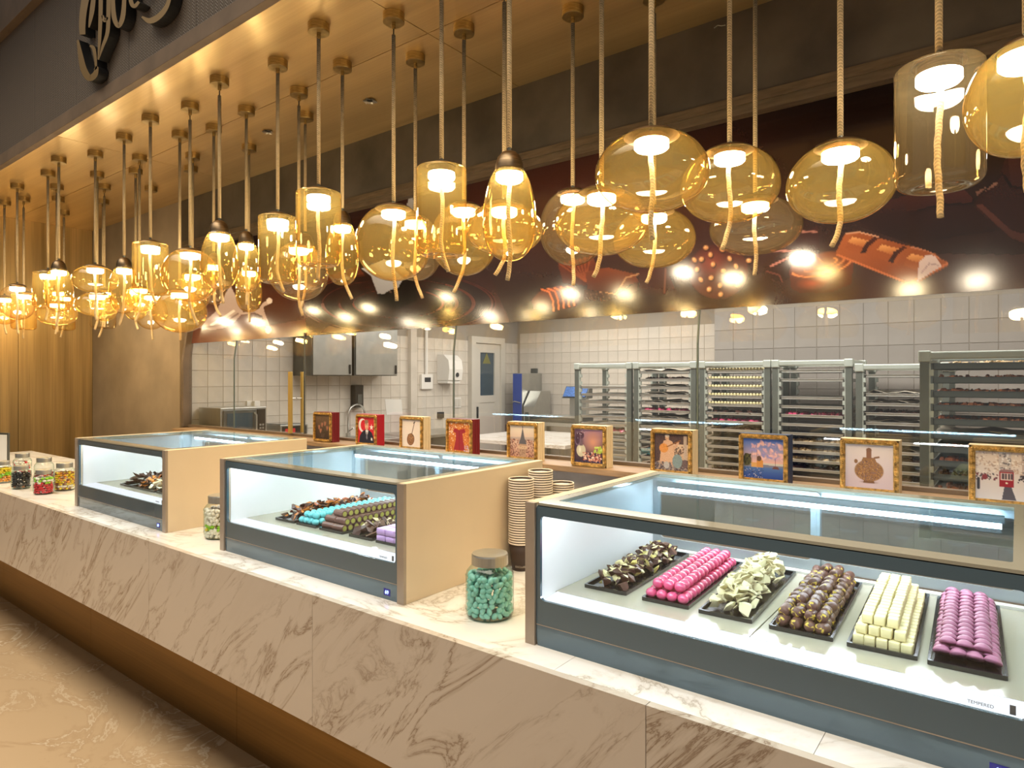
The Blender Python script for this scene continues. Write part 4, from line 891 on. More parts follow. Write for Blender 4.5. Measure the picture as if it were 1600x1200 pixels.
# ================================================================== PICTURE BOXES ON THE LEDGE
def px_canvas(col, n=96):
    U, V = np.meshgrid(np.linspace(0, 1, n), np.linspace(1, 0, n)); return Canvas(U, V, col)
def pic_flowers(c):
    c.gpoly([(0, 0), (1, 0), (1, 1), (0, 1)], (56, 40, 32), (112, 86, 62))
    for x, y, h in ((0.25, 0.45, 0.3), (0.45, 0.55, 0.35), (0.65, 0.6, 0.3), (0.8, 0.42, 0.28), (0.35, 0.3, 0.2)):
        c.stroke([(x, y), (0.5, 0.05)], 0.012, (70, 60, 40)); 
        for a in (-0.5, 0, 0.5): c.ellipse(x + 0.05 * a, y + 0.04, 0.05, 0.12, (150 + 30 * a, 104, 82), -a, 0.4)
    c.ellipse(0.5, 0.15, 0.14, 0.1, (80, 62, 50)); c.noise(7, 2)
def pic_man(c):
    c.C[:] = (206, 38, 50); c.ellipse(0.26, 0.68, 0.24, 0.27, (238, 226, 222), 0, 0.04); c.ellipse(0.34, 0.68, 0.19, 0.215, (206, 38, 50), 0, 0.04)
    st = [(0.80 + 0.12 * (1 if k % 2 == 0 else 0.42) * math.sin(k * math.pi / 5), 0.62 + 0.12 * (1 if k % 2 == 0 else 0.42) * math.cos(k * math.pi / 5)) for k in range(10)]; c.poly(st, (238, 226, 222))
    c.poly([(0.06, 0), (0.1, 0.26), (0.26, 0.44), (0.44, 0.52), (0.62, 0.52), (0.82, 0.42), (0.92, 0.24), (0.95, 0)], (34, 34, 48))
    c.poly([(0.44, 0.5), (0.52, 0.2), (0.62, 0.5)], (232, 226, 224)); c.poly([(0.5, 0.44), (0.48, 0.2), (0.53, 0.12), (0.57, 0.2), (0.55, 0.44)], (120, 116, 128)); c.poly([(0.76, 0.12), (0.86, 0.1), (0.85, 0.2), (0.78, 0.22)], (232, 232, 236))
    c.ellipse(0.52, 0.68, 0.12, 0.19, (226, 176, 144), 0, 0.12); c.ellipse(0.5, 0.82, 0.13, 0.09, (150, 116, 92), 0.2, 0.2); c.stroke([(0.46, 0.7), (0.52, 0.71)], 0.01, (80, 56, 44)); c.stroke([(0.56, 0.71), (0.61, 0.7)], 0.01, (80, 56, 44)); c.stroke([(0.5, 0.57), (0.57, 0.575)], 0.01, (140, 84, 76)); c.ellipse(0.55, 0.64, 0.02, 0.04, (206, 150, 120))
def pic_lute(c):
    c.C[:] = (232, 214, 200); c.noise(3); c.stroke([(0.46, 0.3), (0.66, 0.9)], 0.016, (104, 70, 48)); c.stroke([(0.62, 0.88), (0.68, 0.92)], 0.02, (60, 40, 30))
    c.ellipse(0.46, 0.28, 0.2, 0.23, (112, 70, 40), -0.3); c.ellipse(0.46, 0.28, 0.17, 0.2, (150, 104, 66), -0.3); c.dots(130, 0.3, 0.1, 0.62, 0.46, 0.006, 0.016, [(98, 60, 36), (190, 140, 96), (80, 48, 30)])
def pic_kaftan(c):
    c.C[:] = (206, 116, 46); c.dots(260, 0, 0, 1, 1, 0.01, 0.045, [(226, 150, 62), (186, 88, 36), (232, 196, 150), (214, 130, 60)]); c.dots(40, 0, 0.55, 0.4, 1, 0.01, 0.03, [(236, 220, 200)])
    c.poly([(0.22, 0.66), (0.26, 0.78), (0.42, 0.76), (0.5, 0.72), (0.58, 0.76), (0.76, 0.78), (0.8, 0.66), (0.66, 0.62), (0.68, 0.4), (0.78, 0.04), (0.24, 0.04), (0.34, 0.4), (0.34, 0.62)], (158, 34, 40)); c.stroke([(0.5, 0.72), (0.5, 0.05)], 0.01, (112, 24, 30)); c.dots(30, 0.7, 0, 1, 0.2, 0.01, 0.03, [(170, 160, 200), (220, 200, 210)])
def pic_tower(c):
    c.gpoly([(0, 0), (1, 0), (1, 1), (0, 1)], (180, 130, 110), (240, 226, 208)); c.gpoly([(0, 0.5), (1, 0.55), (1, 0.66), (0, 0.62)], (170, 140, 130), (200, 180, 170))
    c.dots(420, 0, 0, 1, 0.55, 0.008, 0.03, [(150, 96, 84), (196, 140, 118), (96, 62, 60), (214, 170, 144), (120, 74, 66)])
    c.poly([(0.38, 0.0), (0.38, 0.42), (0.66, 0.42), (0.66, 0.0)], (176, 140, 116)); c.poly([(0.32, 0.26), (0.72, 0.26), (0.7, 0.36), (0.34, 0.36)], (206, 172, 142)); c.dots(30, 0.34, 0.05, 0.7, 0.34, 0.008, 0.016, [(96, 66, 56)]); c.poly([(0.36, 0.42), (0.68, 0.42), (0.6, 0.6), (0.52, 0.94), (0.44, 0.6)], (96, 92, 98)); c.stroke([(0.52, 0.93), (0.52, 0.98)], 0.008, (50, 46, 50))
def pic_still(c):
    c.gpoly([(0, 0), (1, 0), (1, 1), (0, 1)], (44, 26, 30), (184, 138, 160)); c.ellipse(0.66, 0.62, 0.4, 0.4, (214, 148, 118), 0, 0.9, 0.9); c.ellipse(0.08, 0.6, 0.28, 0.6, (70, 46, 66), 0, 0.8)
    c.ellipse(0.24, 0.36, 0.17, 0.2, (206, 196, 168)); c.ellipse(0.2, 0.38, 0.06, 0.13, (238, 232, 216), 0, 0.8); c.poly([(0.18, 0.5), (0.2, 0.72), (0.28, 0.72), (0.3, 0.5)], (110, 88, 100)); c.ellipse(0.22, 0.8, 0.13, 0.1, (84, 56, 74)); c.arc(0.12, 0.72, 0.1, 0.2, 0.12, (120, 96, 116)); c.dots(22, 0.1, 0.7, 0.36, 0.95, 0.008, 0.02, [(220, 206, 226), (60, 40, 56)])
    c.dots(40, 0.7, 0.3, 0.98, 0.5, 0.02, 0.04, [(176, 200, 70), (206, 220, 120)]); c.dots(150, 0.3, 0.04, 0.95, 0.3, 0.018, 0.04, [(196, 116, 96), (52, 34, 60), (228, 184, 160), (150, 62, 60), (236, 210, 190)]); c.dots(50, 0, 0, 1, 0.06, 0.01, 0.03, [(40, 34, 70), (60, 50, 90)])
def pic_music(c):
    c.C[:] = (84, 62, 60); c.gpoly([(0.5, 0.3), (1, 0.3), (1, 0.72), (0.5, 0.72)], (196, 160, 134), (214, 184, 156)); c.poly([(0.86, 0.3), (0.95, 0.3), (0.95, 0.95), (0.86, 0.95)], (186, 164, 150)); c.dots(60, 0.55, 0.38, 0.86, 0.66, 0.012, 0.03, [(96, 74, 66), (120, 92, 80)])
    c.poly([(0.14, 0.1), (0.2, 0.6), (0.28, 0.8), (0.42, 0.84), (0.54, 0.78), (0.6, 0.5), (0.56, 0.1)], (212, 168, 136)); c.poly([(0.54, 0.62), (0.7, 0.8), (0.74, 0.76), (0.6, 0.56)], (206, 160, 130)); c.ellipse(0.38, 0.88, 0.06, 0.07, (206, 160, 130)); c.ellipse(0.38, 0.93, 0.07, 0.04, (230, 210, 190))
    c.ellipse(0.28, 0.6, 0.14, 0.13, (214, 142, 70)); c.stroke([(0.38, 0.64), (0.76, 0.82)], 0.014, (140, 88, 50)); c.dots(200, 0, 0, 1, 0.22, 0.012, 0.035, [(110, 100, 108), (150, 136, 130), (86, 76, 84), (176, 150, 132)]); c.ellipse(0.68, 0.26, 0.15, 0.2, (128, 146, 150)); c.ellipse(0.36, 0.14, 0.09, 0.1, (178, 172, 172)); c.ellipse(0.9, 0.2, 0.09, 0.12, (104, 84, 84)); c.noise(5, 2)
def pic_bosphorus(c):
    c.gpoly([(0, 0.4), (1, 0.4), (1, 1), (0, 1)], (226, 174, 160), (72, 110, 196)); c.dots(70, 0.2, 0.5, 1, 0.9, 0.03, 0.1, [(228, 180, 176), (206, 160, 176), (150, 140, 190)], 0.45); c.gpoly([(0, 0), (1, 0), (1, 0.32), (0, 0.32)], (34, 60, 132), (90, 120, 170)); c.poly([(0, 0.28), (1, 0.3), (1, 0.34), (0, 0.36)], (120, 120, 140))
    c.ellipse(0.1, 0.46, 0.11, 0.16, (70, 66, 44)); c.dots(40, 0, 0.32, 0.2, 0.6, 0.015, 0.03, [(90, 88, 50), (44, 44, 34)])
    c.poly([(0.34, 0.28), (0.34, 0.44), (0.4, 0.54), (0.5, 0.44), (0.5, 0.28)], (206, 140, 70)); c.ellipse(0.4, 0.5, 0.06, 0.07, (96, 70, 60)); c.poly([(0.2, 0.28), (0.2, 0.4), (0.34, 0.4), (0.34, 0.28)], (214, 160, 96)); c.stroke([(0.22, 0.4), (0.22, 0.68)], 0.007, (150, 110, 96)); c.stroke([(0.35, 0.44), (0.35, 0.7)], 0.007, (150, 110, 96))
    c.poly([(0.72, 0.26), (0.9, 0.26), (0.86, 0.32), (0.76, 0.32)], (110, 70, 66)); c.stroke([(0.8, 0.3), (0.8, 0.5)], 0.008, (120, 60, 60)); c.dots(80, 0, 0, 0.5, 0.26, 0.01, 0.03, [(26, 40, 80), (206, 190, 190), (60, 80, 130)], 0.4)
def pic_jug(c):
    c.gpoly([(0, 0), (1, 0), (1, 1), (0, 1)], (206, 184, 192), (232, 220, 218)); c.ellipse(0.5, 0.14, 0.22, 0.04, (150, 120, 116), 0, 0.8); c.poly([(0.38, 0.12), (0.62, 0.12), (0.6, 0.2), (0.4, 0.2)], (120, 84, 56)); c.ellipse(0.5, 0.4, 0.31, 0.25, (150, 108, 70)); c.poly([(0.3, 0.5), (0.38, 0.7), (0.62, 0.7), (0.7, 0.5)], (150, 108, 70)); c.poly([(0.45, 0.68), (0.45, 0.86), (0.55, 0.86), (0.55, 0.68)], (138, 96, 70)); c.ellipse(0.5, 0.87, 0.06, 0.05, (132, 92, 70)); c.stroke([(0.62, 0.7), (0.7, 0.72)], 0.02, (132, 92, 66)); c.ellipse(0.23, 0.6, 0.04, 0.05, (140, 100, 70))
    for _ in range(380):
        a, q = rng.uniform(0, 6.28), rng.uniform(0, 1) ** 0.5; x, y = 0.5 + 0.29 * q * math.cos(a), 0.41 + 0.24 * q * math.sin(a); c.ellipse(x, y, 0.011, 0.009, [(96, 64, 50), (206, 164, 104), (110, 90, 110), (186, 130, 70)][rng.integers(4)], 0, 0.5)
def pic_tram(c):
    c.gpoly([(0, 0), (1, 0), (1, 1), (0, 1)], (226, 220, 222), (226, 204, 184)); c.dots(200, 0, 0.5, 1, 1, 0.008, 0.022, [(206, 176, 154), (186, 160, 146), (240, 226, 212)], 1.6); c.poly([(0.4, 0.5), (0.4, 1), (0.62, 1), (0.62, 0.5)], (206, 190, 180)); c.dots(40, 0.42, 0.6, 0.6, 0.98, 0.014, 0.024, [(120, 112, 112), (236, 230, 226)]); c.poly([(0.8, 0.45), (0.78, 1), (1, 1), (1, 0.45)], (196, 170, 156)); c.dots(50, 0.8, 0.5, 1, 1, 0.01, 0.02, [(120, 110, 110), (230, 220, 210)])
    c.dots(50, 0, 0.4, 0.4, 0.54, 0.008, 0.02, [(90, 80, 84), (120, 60, 64)], 1.6); c.dots(40, 0.72, 0.36, 1, 0.52, 0.01, 0.02, [(70, 62, 68)], 1.8); c.stroke([(0.06, 0.22), (0.06, 0.42)], 0.025, (60, 56, 66)); c.stroke([(0.9, 0.22), (0.9, 0.46)], 0.03, (70, 60, 66)); c.ellipse(0.17, 0.46, 0.05, 0.06, (140, 60, 66))
    c.poly([(0.46, 0.02), (0.5, 0.28), (0.62, 0.28), (0.7, 0.02)], (92, 88, 98)); c.poly([(0.42, 0.28), (0.42, 0.58), (0.66, 0.58), (0.66, 0.28)], (160, 36, 48)); c.poly([(0.44, 0.42), (0.44, 0.56), (0.64, 0.56), (0.64, 0.42)], (216, 190, 180)); 
    for x in (0.46, 0.51, 0.56, 0.61): c.poly([(x, 0.44), (x, 0.55), (x + 0.035, 0.55), (x + 0.035, 0.44)], (92, 76, 82))
    c.poly([(0.41, 0.58), (0.44, 0.64), (0.64, 0.64), (0.67, 0.58)], (150, 110, 110)); c.ellipse(0.54, 0.36, 0.02, 0.02, (244, 226, 200))
PX = [(-3.812, 'darkred', pic_flowers, 'dark sepia tulips', 'dark red'), (-3.352, 'red', pic_man, 'a suited man before a red flag', 'red'), (-2.934, 'beigebox', pic_lute, 'a long-necked lute', 'cream'), (-2.542, 'darkred', pic_kaftan, 'a red kaftan on orange', 'dark red'),
      (-2.091, 'beigebox', pic_tower, 'a stone tower with a pointed roof', 'cream'), (-1.682, 'beigebox', pic_still, 'a jug and fruit still life', 'cream'), (-1.247, 'beigebox', pic_music, 'a robed lute player', 'cream'), (-0.840, 'navy', pic_bosphorus, 'a waterside mosque under a pink sky', 'navy'), (-0.448, 'beigebox', pic_jug, 'a jewelled golden jug', 'cream'), (-0.036, 'beigebox', pic_tram, 'a red tram in the snow', 'cream')]
for x, mt, fn, what, cname in PX:
    t = thing('picture_box', 'gift box with %s sides and gilded picture of %s' % (cname, what), 'picture box', (x, 2.80, 1.115), 0.0, 'picture boxes along the ledge')
    w2 = 0.101; hh = 0.205; dp_ = 0.072
    bx = B()
    if mt in ('beigebox', 'navy', 'darkred'):                  # stacked grooves along the side
        for a, b_ in ((0.010, 0.030), (0.032, 0.050), (0.052, dp_)): bx.box(-w2, a, 0, w2, b_, hh, 0.001)
        bx.box(-w2 + 0.002, 0.01, 0.001, w2 - 0.002, dp_ - 0.001, hh - 0.001)
    else: bx.box(-w2, 0.010, 0, w2, dp_, hh, 0.002)
    bx.build('box', mt, t)
    g_ = B()
    for d, i0, i1 in ((0.0, 0.002, 0.010), (-0.004, 0.006, 0.016), (0.003, 0.012, 0.020)):
        g_.ring(-w2 + i0, i0, w2 - i0, hh - i0, -w2 + i1, i1, w2 - i1, hh - i1, 0.001, XZ(d), 0.0, 0.012 - d, 1)
    for k in range(22):                                        # beads of the gilded moulding
        for (xx, zz) in ((-w2 + 0.011 + k * (2 * w2 - 0.022) / 21, 0.011), (-w2 + 0.011 + k * (2 * w2 - 0.022) / 21, hh - 0.011), (-w2 + 0.011, 0.011 + k * (hh - 0.022) / 21), (w2 - 0.011, 0.011 + k * (hh - 0.022) / 21)):
            g_.add([(xx - .0035, -.004, zz), (xx, -.004, zz - .0035), (xx + .0035, -.004, zz), (xx, -.004, zz + .0035), (xx, -.0075, zz)], [(0, 1, 4), (1, 2, 4), (2, 3, 4), (3, 0, 4)])
    g_.build('frame', 'gold', t)
    c = px_canvas((200, 190, 180)); fn(c)
    pos = np.stack([-w2 + 0.019 + c.U * (2 * w2 - 0.038), np.full_like(c.U, 0.0068), 0.019 + c.V * (hh - 0.038)], -1)
    link('print', c.mesh('picture_print', pos, 'print'), t)
    B().box(-w2 + 0.018, 0.0072, 0.018, w2 - 0.018, 0.0098, hh - 0.018).build('backing', mt, t)

# ================================================================== KITCHEN
KX, KY, KZ = -6.05, 8.0, 2.75
NX, NY = -1.92, 5.15           # nearer grey wall
B().box(KX - 0.1, 3.2, KZ, XR + 0.6, KY + 0.1, KZ + 0.1).build('ceiling_kitchen', 'white', kind='structure')
B().box(XR + 0.5, YG + 0.02, 0, XR + 0.6, NY, KZ).build('wall_right', 'tile', kind='structure')
TS = 0.152
def tile_mesh(axis, sgn, mat):
    g2 = 0.0013
    b_ = B(); h_ = TS / 2 - g2; d0, d1 = (0.0, 0.004); e = 0.0015
    q = lambda a, c_, d: ((a, -d * 1.0, c_) if axis == 'y' else (d, a, c_))
    b_.add([q(-h_, -h_, d0), q(h_, -h_, d0), q(h_, h_, d0), q(-h_, h_, d0), q(-h_ + e, -h_ + e, d1), q(h_ - e, -h_ + e, d1), q(h_ - e, h_ - e, d1), q(-h_ + e, h_ - e, d1)],
           [(4, 5, 6, 7), (0, 1, 5, 4), (1, 2, 6, 5), (2, 3, 7, 6), (3, 0, 4, 7)])
    return b_.mesh('tile', mat)
wk = shell('wall_kitchen_left', (KX, 0, 0)); B().box(-0.1, 3.0, 0, 0, KY, KZ).build('grout', 'grout', wk)
tm = tile_mesh('x', 1, 'tile')
z_lo = 0.76
for i in range(33):
    for j in range(8):
        link('tile', tm, wk, (0.0002, 3.0 + TS * (i + 0.55), 0.868 + TS * (j + 0.5)))
wf = shell('wall_kitchen_back', (0, KY, 0)); B().box(KX, 0, 0, NX + 1.5, 0.1, KZ).build('grout', 'grout', wf)
tm2 = tile_mesh('y', -1, 'tile')
for i in range(31):
    for j in range(9):
        if i * TS < 4.6: link('tile', tm2, wf, (KX + 0.05 + TS * (i + 0.5), -0.0002, 0.868 + TS * (j + 0.5)))
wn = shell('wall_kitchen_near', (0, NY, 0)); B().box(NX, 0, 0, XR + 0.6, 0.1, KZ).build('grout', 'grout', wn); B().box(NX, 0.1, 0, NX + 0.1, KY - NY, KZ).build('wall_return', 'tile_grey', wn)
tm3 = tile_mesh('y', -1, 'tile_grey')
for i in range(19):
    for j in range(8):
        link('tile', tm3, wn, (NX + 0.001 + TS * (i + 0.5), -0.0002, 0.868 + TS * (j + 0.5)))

# rolling racks with trays
def make_rack(x0, x1, y0, y1, ztop, k, n_tr, pt):
    t = thing('tray_rack', '%s aluminium tray rack from the left in the kitchen behind the glass' % ORD[k].capitalize() if False else 'aluminium bakery rack, %s from the left behind the kitchen glass' % ORD[k], 'tray rack', (x0, y0, 0))
    W_, D_ = x1 - x0, y1 - y0; pw = 0.036
    for a in (0, W_ - pw):
        for b_ in (0, D_ - pw):
            p_ = B().box(a, b_, 0.12, a + pw, b_ + pw, ztop - 0.045).build('post', 'rack_dark', t)
            s_ = B().box(a + (pw if a == 0 else -0.006), b_ + 0.004, 0.2, a + (pw + 0.006 if a == 0 else 0), b_ + 0.030, ztop - 0.06)
            for q in range(n_tr + 2):                           # toothed runner holders
                z = ztop - 0.10 - q * pt
                s_.box(a + (pw + 0.006 if a == 0 else -0.018), b_ + 0.004, z - 0.016, a + (pw + 0.018 if a == 0 else -0.006), b_ + 0.03, z + 0.012)
            s_.build('runner_strip', 'rack', p_)
            B().lathe([(0.0, -0.014), (0.05, -0.014), (0.05, 0.014), (0.0, 0.014)], 14).build('caster', 'blackplastic', t, (a + pw / 2, b_ + pw / 2, 0.051), rot=(0, math.pi / 2, 0))
    tf = B()
    for b_ in (-0.004, D_ - 0.03): tf.box(0.035, b_, ztop - 0.040, W_ - 0.035, b_ + 0.034, ztop - 0.006, 0.006)
    for a in (0.0, W_ - 0.034): tf.box(a, 0.02, ztop - 0.040, a + 0.034, D_ - 0.02, ztop - 0.006, 0.006)
    tf.build('top_frame', 'rack', t)
    cp = B()
    for a in (-0.006, W_ - 0.044):
        for b_ in (-0.008, D_ - 0.042): cp.box(a, b_, ztop - 0.052, a + 0.05, b_ + 0.05, ztop, 0.006)
    cp.build('corner_cap', 'rack', t)
    return t
TRM = {}
def tray_meshes(W_, D_, kind):
    k = (round(W_, 3), round(D_, 3), kind)
    if k in TRM: return TRM[k]
    b_ = B(); b_.box(0.0, 0.0, 0.0, W_, D_, 0.0025); hgt = 0.02 if kind != 'deep' else 0.03
    for q in ((0, 0, W_, 0.003), (0, D_ - 0.003, W_, D_), (0, 0, 0.003, D_), (W_ - 0.003, 0, W_, D_)): b_.box(q[0], q[1], 0.0, q[2], q[3], hgt)
    b_.box(-0.006, -0.006, hgt - 0.002, W_ + 0.006, 0.003, hgt)
    TRM[k] = b_.mesh('baking_tray', 'tray_blue' if kind == 'deep' else 'tray_steel'); return TRM[k]
def tray_content(W_, D_, kind, seed):
    r = random.Random(seed); b_ = B()
    if kind == 'paper':                                        # rumpled baking sheets
        n = 12; m_ = 6
        for lay in range(2):
            vs = []
            for j in range(m_):
                for i in range(n):
                    vs.append((0.01 + (W_ - 0.02) * i / (n - 1), 0.004 + (D_ - 0.02) * j / (m_ - 1), 0.016 + 0.008 * lay + r.uniform(-.006, .006) + (0.007 if lay else 0) * math.sin(i * 1.3 + seed)))
            b_.add(vs, [(j * n + i, j * n + i + 1, (j + 1) * n + i + 1, (j + 1) * n + i) for j in range(m_ - 1) for i in range(n - 1)])
        return b_, 'paper'
    if kind == 'balls':
        for j in range(3):
            for i in range(int(W_ / 0.022)):
                x = 0.014 + i * 0.022; y = 0.014 + j * 0.03
                b_.lathe([(0.0, 0.0), (0.0095, 0.004), (0.010, 0.011), (0.006, 0.018), (0.0, 0.020)], 7, (x, y, 0.013))
        return b_, 'cream_choc'
    for i in range(int(W_ / 0.020) * 4):                       # rough pieces
        x, y = r.uniform(0.02, W_ - 0.03), r.uniform(0.012, 0.18); s = r.uniform(0.012, 0.026); z = 0.006
        pts = [(x + s * math.cos(a) * r.uniform(.7, 1), y + s * math.sin(a) * r.uniform(.5, .9), z) for a in (0, 1.3, 2.5, 3.8, 5.0)]
        hh_ = r.uniform(0.008, 0.022); b_.add(pts + [((p[0] - x) * .7 + x, (p[1] - y) * .7 + y, z + hh_ + r.uniform(-.006, .006)) for p in pts], [(0, 1, 2, 3, 4), (5, 6, 7, 8, 9)] + [(i_, (i_ + 1) % 5, 5 + (i_ + 1) % 5, 5 + i_) for i_ in range(5)])
    return b_, {'dark': 'dark', 'fruit': 'fruit', 'pink': 'pink', 'almond': 'almond'}[kind]
def rx(a, b_, Y): return onY(a, 600, Y)[0], onY(b_, 600, Y)[0]
RK = []
for k, (ua, ub) in enumerate(((898, 986), (990, 1087), (1092.5, 1203), (1206.5, 1331))): RK.append((*rx(ua, ub, 4.5), 4.5, 4.98, 1.676))
x0 = rx(1337, 1437, 4.5)[0]; RK.append((x0, x0 + 0.48, 4.5, 4.98, 1.645))
x0 = rx(1437, 1500, 3.56)[0]; RK.append((x0, x0 + 0.66, 3.56, 4.02, 1.68))
CT = [[None, None] + ['empty'] * 6 + ['pink'] + ['empty'] * 4, ['paper', 'dark', 'paper', 'paper', 'paper', 'pink', 'paper', 'paper', 'paper', 'dark', 'dark', 'dark', 'dark'], ['balls', 'balls', 'balls', 'balls', 'balls', 'dark', 'pink', 'dark', 'empty', 'empty', 'empty', 'empty', 'dark'],
      ['empty', 'empty', None, 'empty', 'empty', 'pink', 'empty', 'empty', 'almond', 'almond', 'almond', 'dark', 'empty'], ['empty', None, 'paper', 'paper', 'dark', 'paper', None, 'empty', 'paper', 'dark', 'empty', 'dark', 'dark'], ['almond', 'fruit', 'fruit', 'fruit', 'fruit', 'paper', 'fruit', 'fruit', 'dark', 'fruit', 'fruit']]
words_ = {'empty': 'bare steel tray', 'paper': 'steel tray with rumpled baking paper', 'dark': 'steel tray of dark chocolate pieces', 'pink': 'steel tray of pink chocolates', 'balls': 'steel tray of small cream chocolates', 'almond': 'steel tray of pale almond pieces', 'fruit': 'steel tray of candied fruit pieces'}
for k, (a, b_, y0, y1, zt) in enumerate(RK):
    pitch = 0.058 if k < 5 else 0.0635
    make_rack(a, b_, y0, y1, zt, k, 13 if k < 5 else 11, pitch)
    for q, kind in enumerate(CT[k]):
        if kind is None: continue
        W_ = (b_ - a) - 2 * 0.0485 - 0.004; D_ = y1 - y0 - 0.05
        z = zt - 0.10 - pitch * q + 0.0125
        t = link('baking_tray', tray_meshes(W_, D_, 'deep' if k == 5 else 'flat'), None, (a + 0.0505, y0 + 0.02, z), label='%s, %s slot down in the %s rack from left' % (words_[kind], ORD[q], ORD[k]), category='baking tray', group='trays in the %s rack' % ORD[k])
        if kind != 'empty':
            bb, mt = tray_content(W_, D_, kind, 100 * k + q); bb.build('contents', mt, t, (0, 0, 0.010 if k == 5 else 0.006), kind='stuff')

# worktops, sink, appliances along the left wall and in the middle
def onK(u, v, d=0.0): return onX(u, v, KX + d)
wt = thing('worktop', 'steel worktop with sink along the left kitchen wall', 'worktop', (KX + 0.01, 3.15, 0))
B().box(0, 0, 0.86, 0.62, 3.2, 0.90, 0.004).build('top', 'steel', wt); B().box(0.03, 0.02, 0.1, 0.58, 3.18, 0.859).build('cabinet', 'steel_dark', wt)
sk = B().ring(0.10, 1.55, 0.54, 2.05, 0.14, 1.59, 0.50, 2.01, 0.04, lambda a, b_, d: (a, b_, 0.9005 + d), 0.0, 0.004).build('sink_rim', 'steel', wt)
# microwave: side toward us, front facing the room
my0, my1 = onK(345, 640, 0.42)[1], onK(417, 640, 0.42)[1]
mz1 = onX(345, 638, KX + 0.42)[2]; mz0 = 0.902 if mz1 - 0.902 < 0.4 else mz1 - 0.34
mw_ = thing('microwave_oven', 'stainless steel microwave at the left end of the kitchen worktop', 'microwave', (KX + 0.03, my0, 0))
dz_ = my1 - my0
B().box(0, 0, mz0 + 0.01, 0.385, dz_, mz1, 0.004).build('body', 'steel', mw_)
d_ = B().box(0.386, 0.02, mz0 + 0.03, 0.40, dz_ * 0.74, mz1 - 0.02, 0.003).build('door', 'steel_dark', mw_)
B().box(0.4005, 0.05, mz0 + 0.06, 0.403, dz_ * 0.66, mz1 - 0.05).build('window', 'darkglass', d_); B().tube([(0.402, dz_ * 0.71, mz0 + 0.05), (0.43, dz_ * 0.71, mz0 + 0.07), (0.43, dz_ * 0.71, mz1 - 0.07), (0.402, dz_ * 0.71, mz1 - 0.05)], 0.009).build('door_handle', 'steel', d_)
pn = B().box(0.386, dz_ * 0.78, mz0 + 0.03, 0.398, dz_ - 0.02, mz1 - 0.02).build('control_panel', 'blackplastic', mw_)
kb = B()
for i in range(6):
    for j in range(2): kb.box(0.3985, dz_ * 0.82 + j * dz_ * 0.06, mz0 + 0.06 + i * 0.03, 0.401, dz_ * 0.86 + j * dz_ * 0.06, mz0 + 0.078 + i * 0.03)
kb.build('button', 'steel', pn)
for a in (0.04, 0.34):
    for b_ in (0.04, dz_ - 0.04): B().cyl((a, b_, mz0 + 0.0005), 0.015, 0.0105, 10).build('foot', 'blackplastic', mw_)
if mz0 > 0.91: B().box(KX + 0.02, my0 - 0.02, 0.902, KX + 0.44, my1 + 0.02, mz0 - 0.002).build('wall_shelf', 'steel', None, label='steel stand under the microwave on the worktop', category='stand')
# small white box above it
a_ = onK(400, 632, 0.05); bx_ = thing('socket_box', 'small white socket box on the tiles above the microwave', 'socket', (KX + 0.0045, a_[1], a_[2])); B().box(0, -0.08, -0.05, 0.02, 0.0, 0.035, 0.003).build('plate', 'white', bx_); B().box(0.02, -0.03, -0.03, 0.07, 0.03, 0.035, 0.004).build('cover', 'white', bx_)
# induction hob
a_ = onK(425, 670, 0.3); b_ = onK(468, 670, 0.3)
hob = thing('induction_hob', 'small tabletop induction hob with a black front next to the microwave', 'hob', (KX + 0.08, a_[1], 0.902)); hd = b_[1] - a_[1]; hz = onX(445, 664, KX + 0.43)[2] - 0.902
hz = max(hz, 0.08)
B().box(0, 0, 0.008, 0.36, hd, hz, 0.004).build('body', 'steel', hob); B().box(0.361, 0.02, 0.02, 0.366, hd - 0.02, hz - 0.015).build('front_panel', 'blackplastic', hob); B().box(0.02, 0.02, hz + 0.0005, 0.33, hd - 0.02, hz + 0.006).build('hob_glass', 'darkglass', hob); B().lathe([(0.022, 0), (0.02, 0.02), (0, 0.02)], 16).build('knob', 'steel', hob, (0.366, hd - 0.07, hz * 0.5), rot=(0, math.pi / 2, 0)); B().box(0.3662, 0.05, hz * 0.62, 0.3668, 0.16, hz * 0.82).build('badge', 'red_label', hob)
for a in (0.03, 0.33):
    for c_ in (0.03, hd - 0.03): B().cyl((a, c_, 0.0), 0.012, 0.009, 8).build('foot', 'blackplastic', hob)
# wall cupboards
for k, (ua, ub, mt, lab) in enumerate(((488, 551, 'steel', 'stainless steel wall cupboard with a pale door on the kitchen tiles'), (555, 622, 'steel', 'stainless steel wall cupboard nearer the sink, second from the left'))):
    y0, y1 = onK(ua, 560, 0.34)[1], onK(ub, 560, 0.34)[1]; z0 = onX((ua + ub) / 2, 587, KX + 0.34)[2]
    wc = thing('wall_cupboard', lab, 'cupboard', (KX + 0.006, y0, z0)); dd = y1 - y0
    B().box(0, 0, 0, 0.32, dd - 0.004, 0.62, 0.002).build('body', 'steel_dark', wc); d2 = B().box(0.321, 0.01, 0.008, 0.338, dd - 0.014, 0.612, 0.002).build('door', mt, wc); B().box(0.339, dd - 0.05, 0.02, 0.352, dd - 0.035, 0.12).build('door_handle', 'blackplastic', d2)
